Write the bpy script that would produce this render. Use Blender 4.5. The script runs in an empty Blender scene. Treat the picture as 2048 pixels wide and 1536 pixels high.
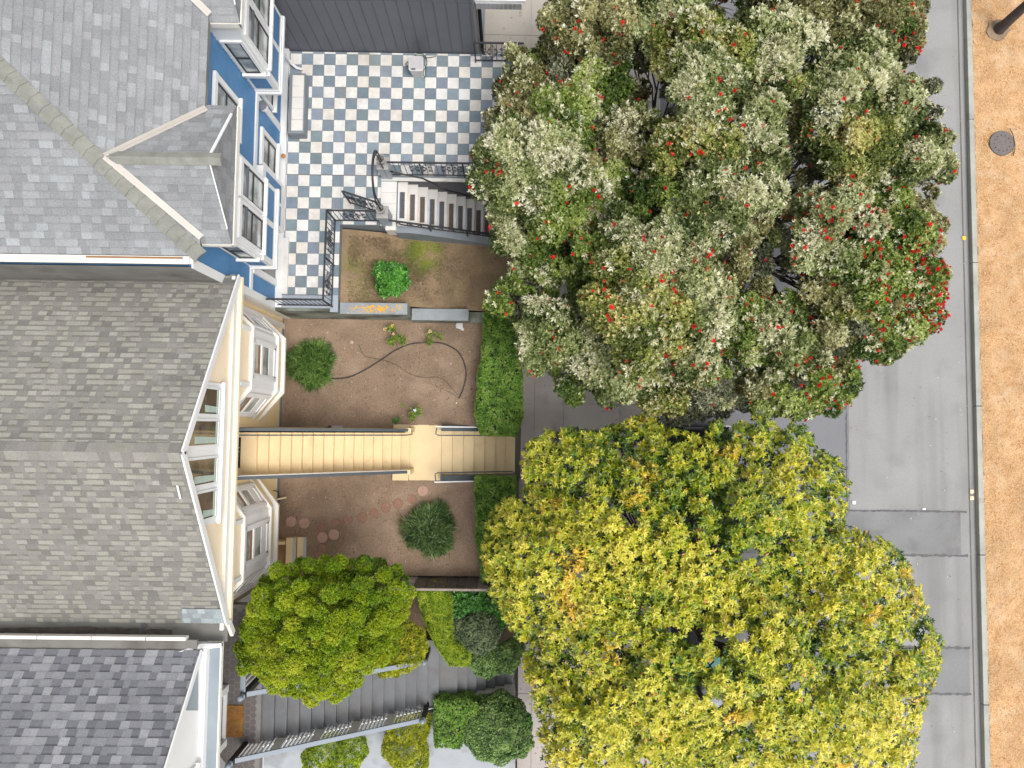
import bpy, math, random
import numpy as np
from mathutils import Vector, Matrix, noise as mnoise
R = math.radians
rng = np.random.default_rng(7)
random.seed(7)
S = bpy.context.scene
C = S.collection

# ------------------------------------------------------------------ camera
F, H = 1421.0, 21.4                       # focal length in pixels of the 2048 px wide photo, camera height in metres
_n = np.array([-9.0, -80.0, -F]); _n /= np.linalg.norm(_n)
CZ = -_n
CX = np.array([math.cos(R(.7)), -math.sin(R(.7)), 0.0]); CX -= CX @ CZ * CZ; CX /= np.linalg.norm(CX)
CY = np.cross(CZ, CX)
cam_d = bpy.data.cameras.new('camera'); cam = bpy.data.objects.new('camera', cam_d); C.objects.link(cam)
cam_d.sensor_width = 36.0; cam_d.lens = 36.0 * F / 2048.0; cam_d.clip_end = 2000.0
M = Matrix((tuple(CX), tuple(CY), tuple(CZ)))
cam.matrix_world = Matrix.Translation((0, 0, H)) @ M.to_4x4()
S.camera = cam

def at(px, py, z):
    """point at height z seen at pixel (px, py) of the photo"""
    d = np.array([px - 1024.0, 768.0 - py, -F]); w = np.array([d @ CX, d @ CY, d @ CZ]); w *= (z - H) / w[2]
    return float(w[0]), float(w[1])

def onx(px, py, X):
    """(y, z) of the point on the vertical plane x = X seen at a pixel of the photo"""
    lo, hi = -1.0, 14.0
    for _ in range(50):
        mid = (lo + hi) / 2
        if at(px, py, mid)[0] < X: lo = mid
        else: hi = mid
    return at(px, py, mid)[1], mid

# ------------------------------------------------------------------ world, sun, exposure
SUN_EL, SUN_AZ = 66.0, 128.0              # degrees; azimuth clockwise from +Y
W = bpy.data.worlds.new('World'); S.world = W; W.use_nodes = True
nt = W.node_tree; nt.nodes.clear()
sky = nt.nodes.new('ShaderNodeTexSky'); sky.sky_type = 'NISHITA'; sky.sun_disc = False
sky.sun_elevation = R(SUN_EL); sky.sun_rotation = R(SUN_AZ); sky.air_density = 1.0; sky.dust_density = 3.0; sky.ozone_density = 1.0
hs = nt.nodes.new('ShaderNodeHueSaturation'); hs.inputs['Saturation'].default_value = .10   # thin high cloud greys the sky
bg = nt.nodes.new('ShaderNodeBackground'); bg.inputs['Strength'].default_value = .15
wo = nt.nodes.new('ShaderNodeOutputWorld')
nt.links.new(sky.outputs[0], hs.inputs['Color']); nt.links.new(hs.outputs[0], bg.inputs[0]); nt.links.new(bg.outputs[0], wo.inputs[0])
sun_d = bpy.data.lights.new('sun', 'SUN'); sun_d.energy = 1.25; sun_d.angle = R(26); sun_d.color = (1.0, .96, .90)
sun = bpy.data.objects.new('sun', sun_d); C.objects.link(sun)
sd = Vector((math.sin(R(SUN_AZ)) * math.cos(R(SUN_EL)), math.cos(R(SUN_AZ)) * math.cos(R(SUN_EL)), math.sin(R(SUN_EL))))
sun.rotation_euler = sd.to_track_quat('Z', 'Y').to_euler(); sun.location = (0, 0, 30)
S.view_settings.view_transform = 'Standard'; S.view_settings.look = 'None'; S.view_settings.gamma = 1.0
S.view_settings.exposure = 0.80

# ------------------------------------------------------------------ materials
def srgb(r, g, b):
    f = lambda c: c / 12.92 if c <= .04045 else ((c + .055) / 1.055) ** 2.4
    return (f(r / 255), f(g / 255), f(b / 255))

def mat(name, col, rough=.7, var=.12, scale=3.0, fine=.0, fscale=60.0, bump=.0, bscale=40.0, metal=0.0, attr=False,
        stain=None, spec=.5, transl=0.0, streak=None):
    m = bpy.data.materials.new(name); m.use_nodes = True
    t = m.node_tree; n = t.nodes; L = t.links
    p = n['Principled BSDF']; p.inputs['Roughness'].default_value = rough; p.inputs['Metallic'].default_value = metal
    p.inputs['Specular IOR Level'].default_value = spec
    tc = n.new('ShaderNodeTexCoord')
    def noise(sc, det=4.0):
        q = n.new('ShaderNodeTexNoise'); q.inputs['Scale'].default_value = sc; q.inputs['Detail'].default_value = det
        L.new(tc.outputs['Object'], q.inputs['Vector']); return q.outputs['Fac']
    if attr:
        a = n.new('ShaderNodeAttribute'); a.attribute_name = 'tint'; cur = a.outputs['Color']
    else:
        c = n.new('ShaderNodeRGB'); c.outputs[0].default_value = (*col, 1); cur = c.outputs[0]
    def mult(cur, fac, lo, hi):
        mr = n.new('ShaderNodeMapRange'); mr.inputs['From Min'].default_value = .3; mr.inputs['From Max'].default_value = .7
        mr.inputs['To Min'].default_value = lo; mr.inputs['To Max'].default_value = hi; L.new(fac, mr.inputs['Value'])
        mx = n.new('ShaderNodeVectorMath'); mx.operation = 'SCALE'
        L.new(cur, mx.inputs[0]); L.new(mr.outputs[0], mx.inputs['Scale']); return mx.outputs[0]
    if var: cur = mult(cur, noise(scale), 1 - var, 1 + var)
    if fine: cur = mult(cur, noise(fscale, 2.0), 1 - fine, 1 + fine)
    for (scol, sscale, lo, hi, amt) in (stain or []):
        mr = n.new('ShaderNodeMapRange'); mr.inputs['From Min'].default_value = lo; mr.inputs['From Max'].default_value = hi
        mr.inputs['To Max'].default_value = amt; L.new(noise(sscale, 6.0), mr.inputs['Value'])
        mx = n.new('ShaderNodeMix'); mx.data_type = 'RGBA'; L.new(mr.outputs[0], mx.inputs['Factor'])
        L.new(cur, mx.inputs['A']); mx.inputs['B'].default_value = (*scol, 1); cur = mx.outputs['Result']
    if streak:
        (scol, sc3, lo, hi, amt) = streak
        mp = n.new('ShaderNodeMapping'); mp.inputs['Scale'].default_value = sc3; L.new(tc.outputs['Object'], mp.inputs['Vector'])
        q = n.new('ShaderNodeTexNoise'); q.inputs['Scale'].default_value = 1.0; q.inputs['Detail'].default_value = 5; L.new(mp.outputs[0], q.inputs['Vector'])
        mr = n.new('ShaderNodeMapRange'); mr.inputs['From Min'].default_value = lo; mr.inputs['From Max'].default_value = hi; mr.inputs['To Max'].default_value = amt
        L.new(q.outputs['Fac'], mr.inputs['Value']); mx = n.new('ShaderNodeMix'); mx.data_type = 'RGBA'; L.new(mr.outputs[0], mx.inputs['Factor'])
        L.new(cur, mx.inputs['A']); mx.inputs['B'].default_value = (*scol, 1); cur = mx.outputs['Result']
    L.new(cur, p.inputs['Base Color'])
    if bump:
        b = n.new('ShaderNodeBump'); b.inputs['Strength'].default_value = bump; b.inputs['Distance'].default_value = .01
        L.new(noise(bscale), b.inputs['Height']); L.new(b.outputs[0], p.inputs['Normal'])
    if transl:
        out = n['Material Output']; tr = n.new('ShaderNodeBsdfTranslucent'); L.new(cur, tr.inputs['Color'])
        ms = n.new('ShaderNodeMixShader'); ms.inputs[0].default_value = transl
        L.new(p.outputs[0], ms.inputs[1]); L.new(tr.outputs[0], ms.inputs[2]); L.new(ms.outputs[0], out.inputs['Surface'])
    return m

MT = {}
def defm(k, *a, **kw): MT[k] = mat(k, *a, **kw)
dirt = (.10, .085, .065)
defm('shingle', (.3, .3, .3), .9, .10, 1.2, fine=.16, fscale=45, attr=True, bump=.5, bscale=120)
defm('tile', (.5, .5, .5), .35, .10, 5.0, attr=True, stain=[((.30, .24, .17), 1.7, .60, .78, .28)], fine=.05, fscale=14)
defm('leaf', (.1, .2, .05), .42, .10, 2.0, attr=True, transl=.30, spec=.55)
defm('leaf_gloss', (.1, .2, .05), .36, .12, 2.0, attr=True, transl=.22, spec=.6)
defm('petal', (.6, .02, .02), .6, .0, attr=True, transl=.2)
defm('bark', (.085, .07, .055), .9, .3, 6, bump=1, bscale=25)
defm('bark_dark', (.055, .043, .038), .9, .3, 6, bump=1, bscale=25)
defm('white', (.68, .68, .68), .45, .03, 2, stain=[((.45, .42, .36), 2.5, .62, .85, .5)])
defm('warm_white', (.66, .635, .585), .5, .04, 2, stain=[((.42, .37, .30), 3.0, .60, .82, .55)])
defm('beige_metal', (.40, .365, .33), .45, .08, 1.5, stain=[((.35, .30, .25), 4, .6, .8, .4)])
defm('blue', (.065, .175, .34), .5, .10, 2.5, fine=.05, fscale=20)
defm('cream', (.72, .56, .32), .55, .05, 1.5, stain=[((.5, .36, .2), 2, .6, .85, .3)])
defm('cream_pale', (.78, .65, .475), .55, .05, 1.5)
defm('cream_step', (.66, .51, .295), .6, .06, 2.0, stain=[((.33, .23, .13), 2.4, .60, .80, .45)], fine=.04, fscale=40)
defm('slate_paint', (.10, .105, .125), .5, .06, 1.5)
defm('slate_side', (.075, .075, .085), .6, .1, 2)
defm('grey_roll', (.165, .16, .145), .85, .2, 1.2, fine=.1, fscale=80, stain=[((.06, .05, .04), 1.3, .52, .72, .6)])
defm('ridge_cap', (.195, .195, .172), .9, .14, 5.0, fine=.15, fscale=70)
defm('grey_metal', (.23, .27, .30), .4, .08, 2, metal=.2, stain=[((.35, .32, .25), 2, .66, .8, .5)])
defm('rail_grey', (.060, .074, .084), .45, .08, 6)
defm('rail_light', (.20, .23, .27), .45, .06, 4)
defm('iron', (.022, .022, .028), .5, .2, 20, stain=[((.12, .05, .03), 9, .66, .74, .7)])
defm('black', (.012, .012, .013), .5, .2, 10)
defm('marble', (.63, .61, .58), .35, .05, 3, stain=[((.35, .28, .2), 3.5, .60, .8, .5)])
defm('mat_strip', (.085, .08, .078), .8, .15, 12)
defm('strip_blue', (.10, .17, .35), .4, 0); defm('strip_brown', (.33, .15, .05), .4, 0)
defm('bluegrey', (.185, .21, .235), .6, .12, 2, stain=[((.12, .11, .09), 2.0, .52, .75, .6)])
defm('bluegrey_light', (.30, .335, .38), .6, .08, 2, stain=[((.2, .19, .17), 2.5, .58, .8, .5)])
defm('mossy', (.20, .215, .18), .85, .22, 2.0, stain=[((.05, .05, .04), 1.5, .46, .62, .8)], fine=.12, fscale=30)
defm('capstone', (.245, .265, .28), .75, .12, 3, stain=[((.13, .125, .11), 2.5, .55, .72, .6)], fine=.08, fscale=50)
defm('lichen', (.62, .33, .03), .9, .2, 20)
defm('urn', (.29, .28, .27), .8, .12, 9)
defm('concrete', (.36, .325, .305), .85, .10, .8, fine=.07, fscale=50, stain=[((.13, .11, .1), 1.0, .52, .75, .5)], bump=.3, bscale=90)
defm('concrete_pale', (.40, .365, .32), .85, .08, 1, fine=.06, fscale=50, stain=[((.28, .14, .08), 1.6, .66, .74, .6), ((.17, .15, .13), 6, .64, .72, .5)], bump=.3, bscale=90)
defm('concrete_grey', (.33, .35, .38), .85, .10, 1.2, fine=.07, fscale=50, stain=[((.13, .12, .11), 1.2, .52, .68, .7)])
defm('asphalt', (.255, .254, .252), .9, .07, .5, fine=.13, fscale=70, bump=.6, bscale=140, stain=[((.17, .17, .175), .9, .56, .72, .45)], streak=((.15, .15, .15), (1.6, .10, 1), .50, .72, .55))
defm('asphalt_new', (.180, .182, .195), .9, .08, .6, fine=.14, fscale=80, bump=.6, bscale=140)
defm('asphalt_patch', (.185, .187, .19), .9, .14, 1.0, fine=.14, fscale=80, bump=.6, bscale=140, stain=[((.11, .10, .10), 1.4, .55, .7, .6)])
defm('tar', (.085, .085, .088), .7, .2, 8)
defm('gutter', (.11, .10, .085), .85, .2, 2.0, fine=.12, fscale=60)
defm('kerb', (.33, .33, .295), .85, .12, 1.5, fine=.08, fscale=60, stain=[((.18, .17, .14), 2, .56, .74, .6)])
defm('mulch', (.45, .28, .145), .95, .18, 1.2, fine=.3, fscale=42, bump=1, bscale=55, stain=[((.33, .18, .07), 4, .5, .66, .5), ((.56, .42, .28), 1.6, .5, .7, .5)])
defm('chip', (.5, .3, .15), .9, .1, 2, attr=True)
defm('soil', (.225, .158, .108), .95, .16, 1.3, fine=.20, fscale=26, bump=1, bscale=35, stain=[((.36, .26, .19), 1.1, .50, .70, .55), ((.11, .073, .053), .9, .56, .75, .6)])
defm('turf', (.215, .15, .088), .95, .2, 2.2, fine=.25, fscale=40, bump=1, bscale=60, stain=[((.17, .16, .05), .85, .56, .68, .5), ((.24, .17, .11), 2.4, .56, .7, .5)])
defm('terracotta', (.27, .145, .10), .85, .12, 6, stain=[((.17, .11, .08), 5, .5, .7, .7)])
defm('wood_fence', (.24, .20, .17), .85, .3, 5, stain=[((.27, .24, .22), 3, .5, .7, .6)])
defm('wood_fence_pale', (.42, .38, .35), .85, .25, 5, stain=[((.12, .10, .085), 3, .5, .7, .6)])
defm('wood_fence_dark', (.13, .105, .088), .85, .3, 5, stain=[((.2, .17, .15), 4, .52, .7, .5)])
defm('terracotta_pale', (.40, .255, .195), .85, .10, 6, stain=[((.25, .17, .12), 4, .55, .75, .5)])
defm('plywood', (.26, .14, .055), .7, .25, 3, stain=[((.08, .04, .02), 2, .52, .7, .7)])
defm('coir', (.19, .085, .018), .95, .25, 7, fine=.3, fscale=60, bump=1, bscale=90, stain=[((.09, .06, .03), 5, .54, .7, .6)])
defm('hex', (.085, .072, .068), .6, .1, 4)
defm('grout', (.17, .16, .155), .9, .1, 4)
defm('step_grey', (.115, .12, .128), .55, .12, 2.5, stain=[((.09, .075, .06), 2, .5, .75, .6)], fine=.05, fscale=60)
defm('plastic', (.50, .49, .49), .5, .06, 8); defm('plastic_dim', (.42, .41, .43), .5, .05, 8)
defm('hose', (.03, .09, .08), .5, .2, 20)
defm('pipe', (.035, .033, .032), .6, .3, 14, stain=[((.12, .1, .085), 6, .55, .7, .6)])
defm('rock', (.42, .30, .21), .9, .2, 6)
defm('cast_iron', (.125, .105, .10), .75, .15, 12)
defm('yellow', (.75, .45, .03), .5, .05, 20); defm('tan', (.80, .58, .36), .5, .05, 20)
defm('curtain', (.36, .44, .38), .8, .1, 9)
defm('brown_frame', (.24, .12, .05), .5, .15, 12)
defm('car_dark', (.05, .052, .06), .22, .0, metal=.5); defm('car_black', (.012, .012, .014), .2, .0)
defm('chrome', (.75, .77, .8), .15, .0, metal=1.0)
defm('teal', (.28, .62, .60), .4, .06, 5); defm('tyre', (.02, .02, .02), .8, .2, 20); defm('red_lens', (.5, .01, .01), .2, .0)
def glass(name, col, rough=.06):
    m = bpy.data.materials.new(name); m.use_nodes = True; n = m.node_tree.nodes; L = m.node_tree.links
    p = n['Principled BSDF']; p.inputs['Roughness'].default_value = rough; p.inputs['Specular IOR Level'].default_value = .9
    tc = n.new('ShaderNodeTexCoord'); w = n.new('ShaderNodeTexNoise'); w.inputs['Scale'].default_value = 1.8; w.inputs['Detail'].default_value = 3
    L.new(tc.outputs['Object'], w.inputs['Vector'])
    r = n.new('ShaderNodeValToRGB'); r.color_ramp.elements[0].position = .42; r.color_ramp.elements[1].position = .58
    r.color_ramp.elements[0].color = (*[c * .55 for c in col], 1); r.color_ramp.elements[1].color = (*[c * 1.25 for c in col], 1)
    L.new(w.outputs['Fac'], r.inputs[0]); L.new(r.outputs[0], p.inputs['Base Color']); MT[name] = m
glass('glass', (.20, .23, .23)); glass('glass_dark', (.05, .055, .06)); glass('glass_warm', (.10, .078, .05)); glass('glass_pale', (.36, .38, .36), .12)

# ------------------------------------------------------------------ object helpers
def org(o):
    v = Vector((0, 0, 0))
    while o is not None: v += o.location; o = o.parent
    return v
def tag(o, label=None, cat=None, group=None, kind=None):
    if label: o['label'] = label
    if cat: o['category'] = cat
    if group: o['group'] = group
    if kind: o['kind'] = kind
    return o
def thing(name, label, cat, loc=(0, 0, 0), group=None):
    o = bpy.data.objects.new(name, None); C.objects.link(o); o.location = loc; o.empty_display_size = .2
    return tag(o, label, cat, group)
def link(name, me, parent=None, loc=(0, 0, 0)):
    o = bpy.data.objects.new(name, me); C.objects.link(o)
    if parent is not None: o.parent = parent
    o.location = loc
    return o
def copy_tree(o, parent=None):
    c = o.copy(); C.objects.link(c); c.parent = parent
    for ch in list(o.children): copy_tree(ch, c)
    return c

class MB:
    def __init__(s): s.v = []; s.f = []; s.c = []
    def add(s, vs, fs, col=None):
        b = len(s.v); s.v += [tuple(map(float, v)) for v in vs]; s.f += [tuple(b + i for i in f) for f in fs]
        if col is not None: s.c += [col] * len(fs)
        return s
    def box(s, x0, x1, y0, y1, z0, z1, col=None):
        x0, x1 = sorted((x0, x1)); y0, y1 = sorted((y0, y1)); z0, z1 = sorted((z0, z1))
        return s.add([(x0, y0, z0), (x1, y0, z0), (x1, y1, z0), (x0, y1, z0), (x0, y0, z1), (x1, y0, z1), (x1, y1, z1), (x0, y1, z1)],
                     [(0, 3, 2, 1), (4, 5, 6, 7), (0, 1, 5, 4), (1, 2, 6, 5), (2, 3, 7, 6), (3, 0, 4, 7)], col)
    def obox(s, o, u, n, u0, u1, z0, z1, n0, n1):
        """box on a vertical plane: o origin, u horizontal unit, n outward unit"""
        P = lambda a, z, b: (o[0] + u[0] * a + n[0] * b, o[1] + u[1] * a + n[1] * b, z)
        vs = [P(a, z, b) for a in (u0, u1) for z in (z0, z1) for b in (n0, n1)]
        return s.add(vs, [(0, 1, 3, 2), (4, 6, 7, 5), (0, 4, 5, 1), (2, 3, 7, 6), (0, 2, 6, 4), (1, 5, 7, 3)])
    def lap(s, o, u, n, u0, u1, z0, z1, e=.115, n0=0.0):
        k = max(1, round((z1 - z0) / e)); e = (z1 - z0) / k
        P = lambda a, z, b: (o[0] + u[0] * a + n[0] * b, o[1] + u[1] * a + n[1] * b, z)
        for i in range(k):
            a, b = z0 + i * e, z0 + (i + 1) * e
            s.add([P(u0, a, n0 + .030), P(u1, a, n0 + .030), P(u1, b, n0 + .004), P(u0, b, n0 + .004), P(u0, a, n0), P(u1, a, n0)],
                  [(0, 1, 2, 3), (4, 5, 1, 0)])
        return s
    def prism(s, poly, z0, z1, col=None):
        n = len(poly); vs = [(x, y, z0) for x, y in poly] + [(x, y, z1) for x, y in poly]
        return s.add(vs, [tuple(range(n - 1, -1, -1)), tuple(range(n, 2 * n))] + [(i, (i + 1) % n, n + (i + 1) % n, n + i) for i in range(n)], col)
    def prism_x(s, poly, x0, x1):
        n = len(poly); vs = [(x0, y, z) for y, z in poly] + [(x1, y, z) for y, z in poly]
        return s.add(vs, [tuple(range(n - 1, -1, -1)), tuple(range(n, 2 * n))] + [(i, (i + 1) % n, n + (i + 1) % n, n + i) for i in range(n)])
    def slab(s, poly, dz):
        """extrude a 3-D polygon straight down by dz"""
        n = len(poly); vs = list(poly) + [(x, y, z - dz) for x, y, z in poly]
        return s.add(vs, [tuple(range(n)), tuple(range(2 * n - 1, n - 1, -1))] + [(i, n + i, n + (i + 1) % n, (i + 1) % n) for i in range(n)])
    def tube(s, pts, r, seg=7, cap=True):
        pts = [Vector(p) for p in pts]; n = len(pts)
        rs = r if isinstance(r, (list, tuple)) else [r] * n
        vs = []; prev = None
        for i, p in enumerate(pts):
            d = (pts[min(i + 1, n - 1)] - pts[max(i - 1, 0)]).normalized()
            if prev is None:
                a = Vector((0, 0, 1)) if abs(d.z) < .9 else Vector((1, 0, 0)); prev = d.cross(a).normalized()
            q = (prev - d * prev.dot(d)).normalized(); prev = q; b = d.cross(q)
            for k in range(seg):
                t = 2 * math.pi * k / seg; vs.append(p + (q * math.cos(t) + b * math.sin(t)) * rs[i])
        fs = [(i * seg + k, i * seg + (k + 1) % seg, (i + 1) * seg + (k + 1) % seg, (i + 1) * seg + k) for i in range(n - 1) for k in range(seg)]
        if cap: fs += [tuple(range(seg - 1, -1, -1)), tuple((n - 1) * seg + k for k in range(seg))]
        return s.add(vs, fs)
    def bar(s, a, b, w, h):
        a, b = Vector(a), Vector(b); d = (b - a).normalized()
        up = Vector((0, 0, 1)) if abs(d.z) < .95 else Vector((1, 0, 0))
        q = d.cross(up).normalized(); r_ = q.cross(d)
        vs = [p + q * (sx * w / 2) + r_ * (sy * h / 2) for p in (a, b) for sx, sy in ((-1, -1), (1, -1), (1, 1), (-1, 1))]
        return s.add(vs, [(0, 3, 2, 1), (4, 5, 6, 7), (0, 1, 5, 4), (1, 2, 6, 5), (2, 3, 7, 6), (3, 0, 4, 7)])
    def lathe(s, c, prof, seg=20):
        vs = []; n = len(prof)
        for r_, z in prof:
            for k in range(seg): t = 2 * math.pi * k / seg; vs.append((c[0] + r_ * math.cos(t), c[1] + r_ * math.sin(t), c[2] + z))
        fs = [(i * seg + k, i * seg + (k + 1) % seg, (i + 1) * seg + (k + 1) % seg, (i + 1) * seg + k) for i in range(n - 1) for k in range(seg)]
        fs += [tuple(range(seg - 1, -1, -1)), tuple((n - 1) * seg + k for k in range(seg))]
        return s.add(vs, fs)
    def build(s, name, m, parent=None, at_=None, smooth=False, bevel=0.0):
        me = bpy.data.meshes.new(name)
        o0 = org(parent) if parent is not None else Vector(at_ or (0, 0, 0))
        me.from_pydata([(x - o0.x, y - o0.y, z - o0.z) for x, y, z in s.v], [], s.f)
        me.materials.append(MT[m] if isinstance(m, str) else m)
        if s.c:
            a = me.attributes.new('tint', 'FLOAT_COLOR', 'FACE')
            a.data.foreach_set('color', np.array([(*c, 1) for c in s.c], dtype=np.float32).ravel())
        if smooth: me.polygons.foreach_set('use_smooth', [True] * len(me.polygons))
        me.update()
        o = link(name, me, parent, (0, 0, 0) if parent is not None else tuple(o0))
        if bevel:
            b = o.modifiers.new('bevel', 'BEVEL'); b.width = bevel; b.segments = 2; b.limit_method = 'ANGLE'
        return o

def grid_mesh(name, inside, x0, x1, y0, y1, zf, m, step=.08, kind='structure', rough=.008):
    nx = max(2, int((x1 - x0) / step)) + 1; ny = max(2, int((y1 - y0) / step)) + 1
    xs = np.linspace(x0, x1, nx); ys = np.linspace(y0, y1, ny); vs = []
    for j in range(ny):
        for i in range(nx):
            x, y = xs[i], ys[j]
            vs.append((x, y, zf(x, y) + rough * (mnoise.noise((x * 2.5, y * 2.5, 0)) * 2 + mnoise.noise((x * 11, y * 11, 3)))))
    fs = []
    for j in range(ny - 1):
        for i in range(nx - 1):
            if inside((xs[i] + xs[i + 1]) / 2, (ys[j] + ys[j + 1]) / 2):
                fs.append((j * nx + i, j * nx + i + 1, (j + 1) * nx + i + 1, (j + 1) * nx + i))
    b = MB(); b.v = vs; b.f = fs; o = b.build(name, m, smooth=True); tag(o, kind=kind); return o

def clip(poly, clipper):
    """Sutherland-Hodgman: clip 2-D poly by a convex counter-clockwise clipper"""
    out = poly
    for i in range(len(clipper)):
        a, b = clipper[i], clipper[(i + 1) % len(clipper)]
        ex, ey = b[0] - a[0], b[1] - a[1]; inp, out = out, []
        if not inp: return []
        side = lambda p: ex * (p[1] - a[1]) - ey * (p[0] - a[0])
        for k in range(len(inp)):
            p, q = inp[k], inp[(k + 1) % len(inp)]; sp, sq = side(p), side(q)
            if sp >= 0: out.append(p)
            if (sp >= 0) != (sq >= 0):
                t = sp / (sp - sq); out.append((p[0] + t * (q[0] - p[0]), p[1] + t * (q[1] - p[1])))
    return out

def shingles(name, poly, eave, cols, parent, e=.143, wid=(.12, .34), raised=.55, lift=.016, seed=1, band=(.2, .88, .92)):
    """asphalt shingles laid on a planar convex 3-D polygon; eave = (point, point) on the lower edge"""
    rg = random.Random(seed)
    a, b = Vector(eave[0]), Vector(eave[1]); u = (b - a).normalized()
    pl = [Vector(p) for p in poly]; nrm = Vector((0, 0, 0))
    for i in range(len(pl)): nrm += pl[i].cross(pl[(i + 1) % len(pl)])
    nrm.normalize()
    if nrm.z < 0: nrm = -nrm
    v = nrm.cross(u)
    if v.z < 0: v = -v; u = v.cross(nrm)
    P2 = [((p - a).dot(u), (p - a).dot(v)) for p in pl]
    ar = sum(P2[i][0] * P2[(i + 1) % len(P2)][1] - P2[(i + 1) % len(P2)][0] * P2[i][1] for i in range(len(P2)))
    if ar < 0: P2.reverse()
    u0, u1 = min(p[0] for p in P2), max(p[0] for p in P2); v1 = max(p[1] for p in P2)
    m = MB(); base = MB()
    to3 = lambda q, h: a + u * q[0] + v * q[1] + nrm * h
    j = 0
    while j * e < v1:
        va, vb = j * e, (j + 1) * e; x = u0 - rg.random() * .3; prev = None
        while x < u1:
            w = rg.uniform(*wid); up = rg.random() < raised
            if prev is not None and prev == up and rg.random() < .6: up = not up
            prev = up
            c = rg.choice(cols[0] if up else cols[1]); k = rg.uniform(.93, 1.07); c = tuple(min(1, q * k) for q in c)
            h = lift * (1.0 if up else .45)
            q = clip([(x, va), (x + w, va), (x + w, vb), (x, vb)], P2)
            if len(q) >= 3:
                hh = lambda p: .002 + h * (1 - (p[1] - va) / e)
                m.add([to3(p, hh(p)) for p in q], [tuple(range(len(q)))], c)
                ub = clip([(x, vb - e * band[0] * rg.uniform(.7, 1.2)), (x + w, vb - e * band[0] * rg.uniform(.7, 1.2)), (x + w, vb), (x, vb)], P2)   # printed dark band at the head of each tab
                kb = band[1] if up else band[2]
                if len(ub) >= 3 and kb < 1: m.add([to3(p, hh(p) + .0012) for p in ub], [tuple(range(len(ub)))], tuple(z * kb for z in c))
                dk = tuple(z * .55 for z in c)
                lo = [p for p in q if p[1] - va < 1e-5]
                if len(lo) >= 2:
                    xa, xb = min(p[0] for p in lo), max(p[0] for p in lo)
                    m.add([to3((xa, va), 0), to3((xb, va), 0), to3((xb, va), .002 + h), to3((xa, va), .002 + h)], [(0, 1, 2, 3)], dk)
            x += w
        j += 1
    return m.build(name, 'shingle', parent)

def window(par, o, u, n, u0, u1, z0, z1, trim=.10, tm='white', pane='glass', rails=(.5,), mull=(), depth=.05, sill=.06, frame_m='iron', name='window', header=0.0):
    """a window on a vertical plane: frame (trim + sash) with sill, panes and sash bars as its pieces"""
    t = MB()
    t.obox(o, u, n, u0 - trim, u0, z0, z1, 0, depth); t.obox(o, u, n, u1, u1 + trim, z0, z1, 0, depth)
    t.obox(o, u, n, u0 - trim, u1 + trim, z1, z1 + trim + header, 0, depth + .01)
    fr = t.build(name, tm, par)
    MB().obox(o, u, n, u0 - trim - .03, u1 + trim + .03, z0 - sill, z0, 0, depth + .06).build('sill', tm, fr)
    MB().obox(o, u, n, u0, u1, z0, z1, -.05, .004).build('pane', pane, fr)
    s = MB(); sb = .03
    s.obox(o, u, n, u0, u0 + sb, z0, z1, .004, .026); s.obox(o, u, n, u1 - sb, u1, z0, z1, .004, .026)
    s.obox(o, u, n, u0 + sb, u1 - sb, z0, z0 + sb, .004, .024); s.obox(o, u, n, u0 + sb, u1 - sb, z1 - sb, z1, .004, .024)
    for r_ in rails: zz = z0 + (z1 - z0) * r_; s.obox(o, u, n, u0 + sb, u1 - sb, zz - .018, zz + .018, .004, .030)
    for q in mull: uu = u0 + (u1 - u0) * q; s.obox(o, u, n, uu - .02, uu + .02, z0 + sb, z1 - sb, .004, .028)
    s.build('sash', frame_m, fr)
    return fr

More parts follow.
